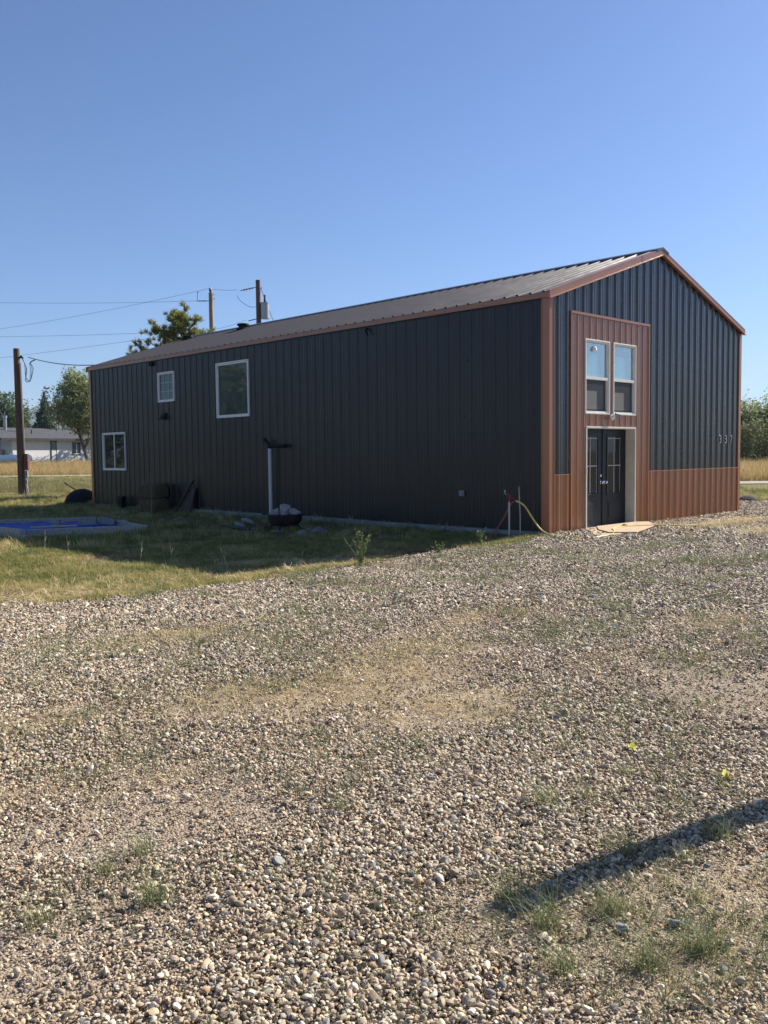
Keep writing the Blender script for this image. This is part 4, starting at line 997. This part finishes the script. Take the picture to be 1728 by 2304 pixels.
for k, (a, b, d, lb) in enumerate([(-11.97, -7.98, .055, 'large flat pale stone in the near gravel above the post shadow'), (-12.43, -7.51, .065, 'smooth pale stone in the near left gravel'), (-11.78, -8.83, .045, 'dark angular stone on the sandy patch'), (-11.92, -8.72, .05, 'pale stone among the tufts on the sandy patch'), (-6.1, -4.9, .10, 'lone white stone far out on the gravel')]):
    rock('large_stone', (a, b, tz(a, b)+.03), (d, d*.75, d*.5), 300+k, M['concrete'], lb, 'stone', rz=k*1.3)
for k, (a, b, lb) in enumerate([(13.35, 1.9, 'small dark dirt mound at the far edge of the gravel'), (14.1, 1.3, 'dark dirt mound at the right edge of the photo')]):
    m = MB(); m.lathe([(.34, -.02), (.30, .06), (.20, .13), (.08, .17), (.01, .175)], n=18, jit=lambda x, y, z: (x*(1+.1*math.sin(3*x*20)), y*(1+.1*math.cos(y*17)), z)); o = m.build('dirt_mound', M['soil'], smooth=True); o.location = (a, b, tz(a, b)); tag(o, lb, 'mound', 'dirt mounds by the gravel')

# ------------------------------------------------------------------ trees
def leaf_cards(C, size, rr, asp=.45, up=0.):
    n = len(C); d = rr.normal(0, 1, (n, 3)); d[:, 2] += up; d /= np.linalg.norm(d, axis=1)[:, None]
    e = np.cross(d, rr.normal(0, 1, (n, 3))); e /= np.linalg.norm(e, axis=1)[:, None]; s = size*rr.uniform(.6, 1.3, (n, 1))
    d = d*s; e = e*s*asp
    V = np.stack([C-d, C+e, C+d, C-e], 1).reshape(-1, 3); F = np.arange(4*n).reshape(-1, 4); return V, F
def crown_points(blobs, nclump, nleaf, cl, rr):
    out = []; tot = sum(b[3]*b[4]*b[5] for b in blobs)
    for b in blobs:
        k = max(4, int(nclump*b[3]*b[4]*b[5]/tot)); d = rr.normal(0, 1, (k, 3)); d /= np.linalg.norm(d, axis=1)[:, None]
        r = rr.uniform(.35, 1.0, (k, 1))**.6*(1+.18*rr.normal(0, 1, (k, 1)))
        c = np.array(b[:3]) + d*r*np.array(b[3:6])
        cs_ = cl*rr.uniform(.5, 1.5, (k, 1, 1)); p = c[:, None, :] + rr.normal(0, 1, (k, nleaf, 3))*cs_; out.append(p.reshape(-1, 3))
    return np.concatenate(out)
def tree(name, loc, label, blobs, trunk, mat, nclump=260, nleaf=14, cl=.22, size=.13, seed=0, group=None, limbs=7, tr=.18, cat='tree'):
    t = empty(name, loc, -YAW, label, cat, group); rr = np.random.default_rng(seed); m = MB(); r = random.Random(seed)
    m.tube(trunk, [tr*(1-.6*i/(len(trunk)-1)) for i in range(len(trunk))], 8)
    for k in range(limbs):
        b = blobs[k % len(blobs)]; i = r.randint(max(0, len(trunk)//2-1), len(trunk)-1); a = Vector(trunk[i]); e = Vector(b[:3])+Vector((r.uniform(-.6, .6)*b[3], r.uniform(-.6, .6)*b[4], r.uniform(-.2, .7)*b[5])); mid_ = a.lerp(e, .5)+Vector((r.uniform(-.2, .2), 0, -.1))
        m.tube([a, mid_, e], [tr*.38, tr*.25, tr*.08], 6)
    m.build('trunk', M['bark'], t)
    V, F = leaf_cards(crown_points(blobs, nclump, nleaf, cl, rr), size, rr); npmesh('crown', V, F, mat, parent=t); return t
def LP(X, D): u, v = L(X, D); return (u, v, tz(u, v))
# X positions below are metres right of the viewpoint axis at distance D
G1 = 'trees behind the white house'
tree('willow_tree', LP(-29.0, 83), 'tall spreading tree in front of the white house beside the dark building', [(.3, 0, 5.6, 1.5, 2.0, 1.6), (.9, 0, 7.0, 1.3, 1.5, 1.4), (.8, 0, 4.2, 1.9, 2.2, 1.0), (-.9, 0, 4.7, .9, 1.2, .8), (1.8, 0, 5.4, 1.8, 1.8, 1.9), (2.4, 0, 3.4, 1.7, 1.6, .9), (.5, 0, 8.0, .8, .8, .7)], [(1.9, -.6, 0), (1.45, -.4, 1.3), (1.0, -.2, 2.6), (.6, 0, 4.2), (.5, 0, 6.0)], M['willow'], 900, 24, .26, .13, 1)
tree('spruce_tree', LP(-36.1, 96), 'slim pointed spruce rising left of the spreading tree', [(0, 0, .8+k*.62, 2.0*(1-k/12.5), 1.9*(1-k/12.5), .32) for k in range(12)], [(0, 0, 0), (0, 0, 4), (0, 0, 7.6)], M['conifer'], 800, 14, .16, .13, 2)
tree('broadleaf_tree', LP(-46.5, 110), 'dark green tree behind the white house left of the pole', [(0, 0, 5.5, 3.2, 2.6, 2.2), (0.4, 0, 7.6, 1.3, 1.3, 1.2), (-2.5, 0, 6.6, 2.3, 2, 1.8), (1.2, 0, 4.6, 1.6, 2, 1.5)], [(0, 0, 0), (0, 0, 3), (.3, 0, 6)], M['dkleaf'], 480, 16, .28, .17, 3, G1)
tree('broadleaf_tree', LP(-45.6, 112), 'dark green tree showing just right of the pole behind the white house', [(0, 0, 4.0, 1.5, 2, 1.6), (.3, 0, 5.6, .8, 1.0, .9), (1.0, 0, 3.8, 1.0, 1.2, .9)], [(0, 0, 0), (0, 0, 3), (.3, 0, 5)], M['dkleaf'], 300, 14, .26, .16, 4, G1)
tree('broadleaf_tree', LP(-51.0, 112), 'dark tree at the left edge of the photo behind the white house', [(0, 0, 5.2, 3, 2.6, 2.4), (1, 0, 7.2, 1.8, 1.6, 1.6)], [(0, 0, 0), (0, 0, 3), (.3, 0, 5)], M['dkleaf'], 380, 14, .28, .17, 5, G1)
for k in range(5): tree('bush', LP(-41+k*2.6, 108), ['low rounded bush behind the roof beside the pole', 'second low bush behind the roof from the pole', 'middle low bush behind the roof', 'fourth low bush behind the roof', 'low bush behind the roof nearest the spruce'][k], [(0, 0, 2.2, 1.5, 1.3, 1.0)], [(0, 0, 0), (0, 0, 2)], M['willow'], 90, 12, .22, .15, 20+k, 'low bushes behind the white house', limbs=3, tr=.08, cat='bush')
# right side belt of trees and shrubs
G2 = 'trees beyond the field on the right'
tree('broadleaf_tree', LP(31.2, 78), 'light green tree directly right of the building', [(0, 0, 3.2, 2.6, 2.2, 1.6), (.4, 0, 4.7, 1.3, 1.3, 1.1), (-1.5, 0, 4.2, 1.4, 1.3, 1.0)], [(0, 0, 0), (0, 0, 2), (.3, 0, 4)], M['willow'], 360, 18, .24, .13, 6, G2)
tree('broadleaf_tree', LP(34.4, 79), 'taller light green tree at the right edge of the photo', [(0, 0, 3.4, 2.6, 2.2, 1.8), (.2, 0, 4.9, 1.7, 1.5, 1.1), (-1.3, 0, 4.0, 1.3, 1.3, 1.1)], [(0, 0, 0), (0, 0, 2), (.3, 0, 4)], M['willow'], 420, 18, .24, .13, 7, G2)
tree('broadleaf_tree', LP(38.4, 79), 'light green tree just past the right edge', [(0, 0, 3.4, 2.6, 2.2, 1.8), (.2, 0, 5.1, 1.7, 1.5, 1.1)], [(0, 0, 0), (0, 0, 2), (.3, 0, 4)], M['willow'], 260, 14, .24, .14, 17, G2)
tree('spruce_tree', LP(39.9, 91), 'dark spruce with drooping branches at the right edge', [(0, 0, 1.2+k*.62, 3.3*(1-k/11.5), 3.0*(1-k/11.5), .22) for k in range(11)], [(0, 0, 0), (0, 0, 4), (0, 0, 7.6)], M['conifer'], 420, 12, .16, .14, 8)
for k, (x, d, lb) in enumerate([(29.5, 71, 'bushy grey green shrub hidden partly by the building'), (32.2, 70, 'broad grey green shrub in front of the light green trees'), (35.0, 71, 'grey green shrub at the right edge of the photo'), (38.2, 71, 'grey green shrub past the right edge')]):
    tree('shrub', LP(x, d), lb, [(0, 0, 1.9, 1.9, 1.5, 1.6), (.4, 0, 1.0, 2.0, 1.6, 1.0), (-.5, 0, 2.7, 1.1, 1.0, .9)], [(0, 0, 0), (0, 0, 1.5)], M['shrub'], 330, 16, .2, .11, 30+k, 'shrubs beyond the field on the right', limbs=4, tr=.07, cat='shrub')
# pine behind the roof
def pine_tree(loc):
    t = empty('pine_tree', loc, -YAW, 'ragged yellow green pine showing above the far end of the roof', 'tree'); r = random.Random(12); rr = np.random.default_rng(12); m = MB(); tips = []
    H = 8.0; m.tube([(0, 0, 0), (.1, 0, 3), (.05, 0, 5.5), (.18, 0, H)], [.2, .15, .09, .03], 8)
    lim = []
    for k in range(54):
        z = .9 + 6.6*(k/56)**.9; a = r.uniform(0, 2*PI); ln = (1-(z/8.9)**2.0)*2.3*r.uniform(.55, 1.05); lim.append((z, a, ln, r.uniform(.25, .6)))
    lim += [(4.9, PI, 2.1, .55), (5.0, PI+.3, 1.9, .75), (5.4, PI-.4, 1.2, 1.5), (5.9, .1, .9, .7), (5.6, -.2, 1.1, .6), (5.4, .3, 1.2, .3), (4.6, PI+.15, 2.2, .3), (6.1, PI, .8, .8), (5.7, PI-.1, 1.5, .6), (6.6, .2, .5, .6), (6.2, 0, .9, .4), (5.7, .05, 1.25, .5), (5.5, -.3, 1.25, .9), (6.0, PI-.2, .8, .5), (5.3, PI+.1, 1.6, .5)]
    for z, a, ln, up in lim:
        p = [Vector((.08, 0, z))]; 
        for q in (.35, .7, 1.0): p.append(Vector((.08+math.cos(a)*ln*q, math.sin(a)*ln*q, z+up*ln*q*q*.9+r.uniform(-.05, .05))))
        m.tube(p, [.05, .035, .025, .012], 5)
        for q in range(1, 9):
            s = .25+.75*q/8; i = min(2, int(s*3)); b = p[i].lerp(p[i+1], s*3-i)
            for _ in range(2): tips.append(b + Vector((r.gauss(0, .16), r.gauss(0, .16), abs(r.gauss(0, .14)))))
        tips.append(p[-1])
    for q in range(34): tips.append(Vector((.16+r.gauss(0, .16), r.gauss(0, .16), 5.6+q*.071)))
    m.build('trunk', M['bark'], t); V = []; F = []
    for tp in tips:
        c = np.array(tp); out = c-np.array([.08, 0, c[2]-.35]); out /= np.linalg.norm(out)
        n = 36; d = rr.normal(0, .62, (n, 3)) + out*.55 + np.array([0, 0, .35]); d /= np.linalg.norm(d, axis=1)[:, None]; d *= rr.uniform(.10, .21, (n, 1))
        e = np.cross(d, rr.normal(0, 1, (n, 3))); e /= np.linalg.norm(e, axis=1)[:, None]; e *= .012; b0 = c + rr.normal(0, .025, (n, 3)); b = len(V)
        V += list(np.stack([b0-e, b0+e, b0+d+e*.4, b0+d-e*.4], 1).reshape(-1, 3)); F += [(b+4*i, b+4*i+1, b+4*i+2, b+4*i+3) for i in range(n)]
    npmesh('crown', np.array(V), np.array(F), M['pine'], parent=t)
pu, pv = 6.0, 22.9; pine_tree((pu, pv, tz(pu, pv)))

# ------------------------------------------------------------------ poles and wires
def sag(a, b, s, n=14):
    a = Vector(a); b = Vector(b); return [a.lerp(b, i/n)-Vector((0, 0, s*4*(i/n)*(1-i/n))) for i in range(n+1)]
def wire(a, b, s, r, label, name='power_line', group='overhead wires'):
    m = MB(); m.tube(sag(a, b, s), r, 5); return tag(m.build(name, M['wire']), label, 'wire', group)
# near pole with meter box
pz = tz(.95, 27.5)
t = empty('utility_pole', (.95, 27.5, pz), -YAW, 'dark brown wooden pole with a meter box, standing left of the building', 'utility pole'); H = 6.19-pz
m = MB(); m.tube([(0, 0, -.1), (-.02, 0, 3), (-.03, 0, H)], [.165, .145, .125], 14); m.build('pole', M['polewood'], t, smooth=True)
m = MB(); m.tube([(.17, -.03, 1.75), (.155, -.03, 3.5), (.14, -.03, 5.6)], .022, 8); m.build('conduit', M['galv'], t)
m = MB(); m.box((.245, -.08, 1.45), (.17, .14, .68)); m.build('meter_box', M['rustbox'], t, bevel=.01)
m = MB(); m.box((.225, -.06, .93), (.12, .10, .30)); m.box((.20, -.05, .62), (.11, .08, .16)); m.build('disconnect_box', M['greybox'], t, bevel=.008)
m = MB(); m.tube([(.19, -.04, .55), (.25, -.05, .3), (.30, -.05, 0)], .022, 8); m.tube([(.19, -.02, .8), (.18, -.02, .2), (.18, 0, 0)], .02, 8); m.build('conduit', M['galv'], t)
m = MB(); m.tube([(.10, -.02, 5.80), (.17, -.03, 5.86), (.24, -.04, 5.78)], .05, 8); m.build('weatherhead', M['darkplastic'], t, smooth=True)
m = MB()
for k, (a, b, c, d) in enumerate([(.22, 5.80, .62, .30), (.22, 5.78, .45, .55), (.20, 5.80, .40, .95)]):
    m.tube(smooth_path([(a, -.05, b), (a+.10+.05*k, -.06, b-.28-.1*k), (a+.12, -.05, b-.75-.1*k), (a+.3, -.05, b-.95), (a+.45-.05*k, -.06, b-.45), (a+.34, -.05, b-.2), (a+.55, -.05, b-.08)]), .011, 6)
m.build('service_loops', M['wire'], t)
wire((1.15, 26.9, 5.80), (.34, 19.26, 4.83), .12, .016, 'service cable drooping from the meter pole to the far corner of the building', 'service_cable', None)
def upole(u, v, ztop, r, mat, label):
    z0 = tz(u, v); t = empty('utility_pole', (u, v, z0), -YAW, label, 'utility pole'); H = ztop-z0
    m = MB(); m.tube([(0, 0, 0), (0, 0, H*.5), (0, 0, H)], [r*1.25, r*1.1, r*.95], 14); m.build('pole', mat, t, smooth=True); return t, H
def insul(t, a, b, r=.05, n=3):
    a = Vector(a); b = Vector(b); m = MB(); m.tube([a, b], .02, 6); d = (b-a)
    for k in range(n): c = a+d*(.25+.5*k/max(1, n-1)); m.tube([c-d.normalized()*.04, c, c+d.normalized()*.04], [.025, r, .025], 8)
    m.build('insulator', M['ins'], t)
t, H = upole(17.04, 37.22, 11.68, .135, M['polegrey'], 'weathered tan wooden pole behind the roof right of the pine')
m = MB(); m.tube([(-.02, 0, H), (-.02, 0, H+.18), (-.02, 0, H+.30)], [.04, .09, .05], 10); m.build('insulator', M['ins'], t)
insul(t, (-.92, 0, H-.5), (-.12, 0, H-.5), .06, 4)
m = MB(); m.tube([(-.85, 0, H-.48), (-.80, 0, H+.02)], .015, 6); m.tube([(-.85, 0, H+.02), (-.72, 0, H+.06)], .02, 6); m.build('jumper', M['wire'], t)
m = MB(); m.tube([(.14, 0, H-.12), (.24, 0, H-.12)], .02, 6); m.tube([(.14, 0, H-.37), (.26, 0, H-.37)], .02, 6); m.tube([(-.12, 0, H-2.4), (-.32, 0, H-2.15)], .02, 6); m.build('bolt', M['galv'], t)
t, H = upole(15.54, 30.31, 11.25, .135, M['polewood'], 'tallest dark pole behind the roof with a transformer on its right side')
m = MB(); m.tube([(.36, -.05, 8.92-pz), (.36, -.05, 9.75)], .24, 18); m.tube([(.36, -.05, 9.75), (.36, -.05, 9.80)], .25, 18); m.build('transformer', M['galv'], t, smooth=True)
m = MB(); m.tube([(.36, -.05, 9.80), (.36, -.05, 9.92), (.36, -.05, 10.05), (.36, -.05, 10.22)], [.04, .075, .05, .06], 10); m.build('bushing', M['ins'], t)
insul(t, (-1.05, .35, H-.50), (-.12, .02, H-.38), .065, 4); insul(t, (-.60, .1, H-2.2), (-.1, 0, H-2.1), .035, 3)
m = MB(); m.tube(smooth_path([(-1.25, .4, H-.75), (-1.0, .3, H-1.1), (-.5, .1, H-1.42), (-.1, 0, H-1.45)]), .012, 5); m.tube([(.12, 0, H-.45), (.22, 0, H-.4)], .02, 6); m.build('jumper', M['wire'], t)
wire((15.65, 30.2, 10.78), (17.6, 28.35, 3.5), 0, .014, 'guy wire slanting down right from the transformer pole', 'guy_wire', None)
WR = .0085
wire((3.0, 71.0, 14.6), (16.39, 37.86, 11.19), .4, WR, 'upper wire from the left edge to the insulator of the tan pole')
wire((3.0, 66.0, 9.9), (16.97, 37.29, 11.93), .5, WR, 'wire rising from the left edge to the top of the tan pole')
wire((16.97, 37.29, 11.93), (15.0, 31.5, 10.82), .05, WR, 'short span between the tops of the two poles behind the roof')
wire((3.0, 71.0, 11.5), (16.7, 36.4, 9.3), .35, WR, 'lower wire from the left edge passing behind the pine')
wire((3.0, 66.0, 7.9), (16.7, 36.3, 9.35), .2, WR, 'lowest wire rising from the left edge behind the pine')
wire((16.72, 36.2, 9.32), (15.0, 30.75, 9.08), .05, WR, 'short lower span between the two poles behind the roof')

# ------------------------------------------------------------------ white house across the lane
hu, hv = L(-35.96, 86.95)
house = empty('white_house', (hu, hv, 1.10), R(58)-YAW, 'long white single storey house with a dark shingle roof across the lane', 'house')
HL, HW, HE, HR = 17.0, 8.0, 2.42, 3.45
m = MB(); m.prism([(0, 0), (HW, 0), (HW, HE), (HW/2, HR-.08), (0, HE)], 0, HL, lambda x, y, z: (z, x, y)); m.build('wall', M['housewall'], house)
m = MB(); sl = (HR-HE)/(HW/2); e = .5
m.prism([(-e, HE-e*sl), (HW/2, HR), (HW+e, HE-e*sl), (HW+e, HE-e*sl+.16), (HW/2, HR+.16), (-e, HE-e*sl+.16)], -1.6, HL+.5, lambda x, y, z: (z, x, y)); rf = m.build('roof', M['houseroof'], house)
m = MB(); m.span((-1.6, -e-.04, HE-e*sl-.06), (HL+.5, -e-.001, HE-e*sl+.17)); m.build('fascia', M['housetrim'], house)
m = MB(); m.prism([(-e, HE-e*sl-.06), (HW/2, HR-.06), (HW+e, HE-e*sl-.06), (HW+e, HE-e*sl+.17), (HW/2, HR+.17), (-e, HE-e*sl+.17)], -1.64, -1.601, lambda x, y, z: (z, x, y)); m.build('rake_board', M['housetrim'], house)
m = MB(); m.span((-1.5, -.1, HE-.3), (-1.38, HW+.1, HE-.16)); m.build('porch_beam', M['housetrim'], house)
for y in (-.1, 3.9, 7.9): m = MB(); m.span((-1.5, y, 0), (-1.38, y+.13, HE-.301)); m.build('porch_post', M['housetrim'], house)
m = MB(); m.tube([(1.4, 3.0, HE+.6), (1.4, 3.0, HE+2.25)], .16, 12); m.tube([(1.4, 3.0, HE+2.1), (1.4, 3.0, HE+2.35)], .22, 12); m.build('flue', M['galv'], rf)
m = MB(); m.tube([(2.3, 2.2, HE+.4), (2.3, 2.2, HE+1.45)], .11, 12); m.tube([(2.3, 2.2, HE+1.35), (2.3, 2.2, HE+1.5)], .17, 12); m.build('flue', M['galv'], rf)
m = MB(); m.tube([(3.3, 1.5, HE+.2), (3.3, 1.5, HE+.95)], .05, 8); m.build('flue', M['darkplastic'], rf)
def hwin(x0, x1, z0, z1):
    m = MB(); fx = lambda a, o, z: (a, -o, z); frame_rect(m, fx, x0, x1, z0, z1, .08, -.02, .05); wd = m.build('window', M['housetrim'], house)
    m = MB(); m.span((x0+.07, -.012, z0+.07), (x1-.07, -.001, z1-.07)); m.build('pane', M['glass_dark'], wd)
    m = MB(); c = (x0+x1)/2; m.span((c-.035, -.03, z0+.08), (c+.035, -.0125, z1-.08)); m.span((x0+.08, -.028, z0+.08), (x1-.08, -.0125, z0+.15)); m.build('mullion', M['vinyl'], wd)
hwin(7.05, 8.05, .78, 2.08); hwin(12.5, 14, .8, 2.1)
m = MB(); m.span((4.35, -.05, .03), (5.08, -.001, 2.25)); d = m.build('door', M['housetrim'], house)
m = MB(); m.span((4.45, -.066, .1), (4.98, -.052, 1.25)); m.build('door_panel', M['housewall'], d)
m = MB(); m.span((4.45, -.066, 1.3), (4.98, -.052, 2.15)); m.build('glass', M['glass_reflect'], d)
m = MB(); m.span((0, -.05, -.1), (HL, -.001, .08)); m.build('skirting', M['housetrim'], house)
m = MB(); m.span((-.4, 1.2, 0), (-.001, 2.0, 1.35)); m.build('cabinet', M['greybox'], house)
G3 = 'trees beside the white house hidden behind the metal building'
for k, (x, d) in enumerate([(-27.2, 95.0), (-25.2, 99.0), (-22.5, 103.5)]):
    tree('broadleaf_tree', LP(x, d), 'leafy tree beyond the metal building that dapples the white house', [(0, 0, 3.6, 1.9, 1.9, 2.0), (.5, 0, 5.2, 1.2, 1.2, 1.1), (-.6, .4, 2.4, 1.6, 1.6, 1.1)], [(0, 0, 0), (0, 0, 2), (.2, 0, 4.5)], M['willow'], 150, 12, .26, .16, 50+k, G3)
# belt of trees across the yard to the left, seen only mirrored in the side windows
for k, (u_, v_) in enumerate([(-24, 46), (-29, 53), (-34, 60), (-40, 68), (-22, 62), (-46, 77)]):
    t_ = tree('broadleaf_tree', (u_, v_, tz(u_, v_)), 'tree left of the yard mirrored in the side windows', [(0, 0, 4.2, 3.4, 3.0, 3.0), (.8, 0, 7.0, 2.4, 2.2, 2.0), (-1, .5, 2.2, 3.0, 3.0, 1.6)], [(0, 0, 0), (0, 0, 3), (.3, 0, 6)], M['willow'], 260, 12, .35, .26, 70+k, 'trees left of the yard')
# propane tank
u0, v0 = 17.75, 70.05; z0 = tz(u0, v0)
t = empty('propane_tank', (u0, v0, z0), -YAW, 'white horizontal propane tank in the tall grass behind the near pole', 'tank')
m = MB(); n = 12; pr = [(.40*math.sin(a), -1.3-.28*math.cos(a)) for a in [i*PI/2/6+.03 for i in range(6)]] + [(.40, -1.28), (.40, 1.28)] + [(.40*math.cos(a), 1.3+.28*math.sin(a)) for a in [i*PI/2/6 for i in range(1, 6)]] + [(.02, 1.585)]
m.lathe(pr, c=(0, 0, .56), n=22, axis='x'); m.build('body', M['white'], t, smooth=True)
m = MB(); m.lathe([(.18, .92), (.18, 1.02), (.12, 1.10), (.01, 1.12)], n=16, c=(-.25, 0, 0)); m.build('valve_dome', M['white'], t, smooth=True)
for x in (-.8, .8): m = MB(); m.span((x-.08, -.25, 0), (x+.08, .25, .24)); m.build('leg', M['concrete'], t)
# brush pile
bu, bv = L(-30.6, 78); r = random.Random(8); m = MB()
for k in range(34):
    a = Vector((r.uniform(-1.4, 1.6), r.uniform(-.5, .5), r.uniform(0, .25))); b = a + Vector((r.uniform(.5, 1.7)*r.choice((-1, 1)), r.uniform(-.3, .3), r.uniform(-.1, .65))); c = a.lerp(b, .5)+Vector((0, 0, r.uniform(-.05, .12))); m.tube([a, c, b], [.028, .02, .008], 5)
o = m.build('brush_pile', M['brush']); o.location = (bu, bv, tz(bu, bv)+.1); o.rotation_euler = (0, 0, -YAW); tag(o, 'pile of bleached cut branches in front of the white house', 'brush pile')

# post just outside the frame whose shadow crosses the near gravel
ps = (-8.25, -9.16); H = 2.66
m = MB(); m.span((-.06, -.06, 0), (.06, .06, H)); m.span((-.067, -.067, H+.001), (.067, .067, H+.02)); o = m.build('wooden_post', M['timber'], bevel=.006); o.location = (*ps, tz(*ps)); o.rotation_euler = (-.075, 0, .1); tag(o, 'weathered square wooden post at the right edge of the gravel', 'post')

# ------------------------------------------------------------------ air
m = MB(); m.span((-5600, -5600, -4.0), (5600, 5600, 270)); hz_ = NB('haze_air'); pv_ = hz_.n('ShaderNodeVolumePrincipled')
pv_.inputs['Color'].default_value = (.60, .80, 1.0, 1); pv_.inputs['Density'].default_value = .00015; pv_.inputs['Anisotropy'].default_value = 0
hz_.l(pv_.outputs[0], hz_.out.inputs['Volume']); o = m.build('haze', hz_.mat); o.display_type = 'WIRE'; tag(o, kind='stuff')
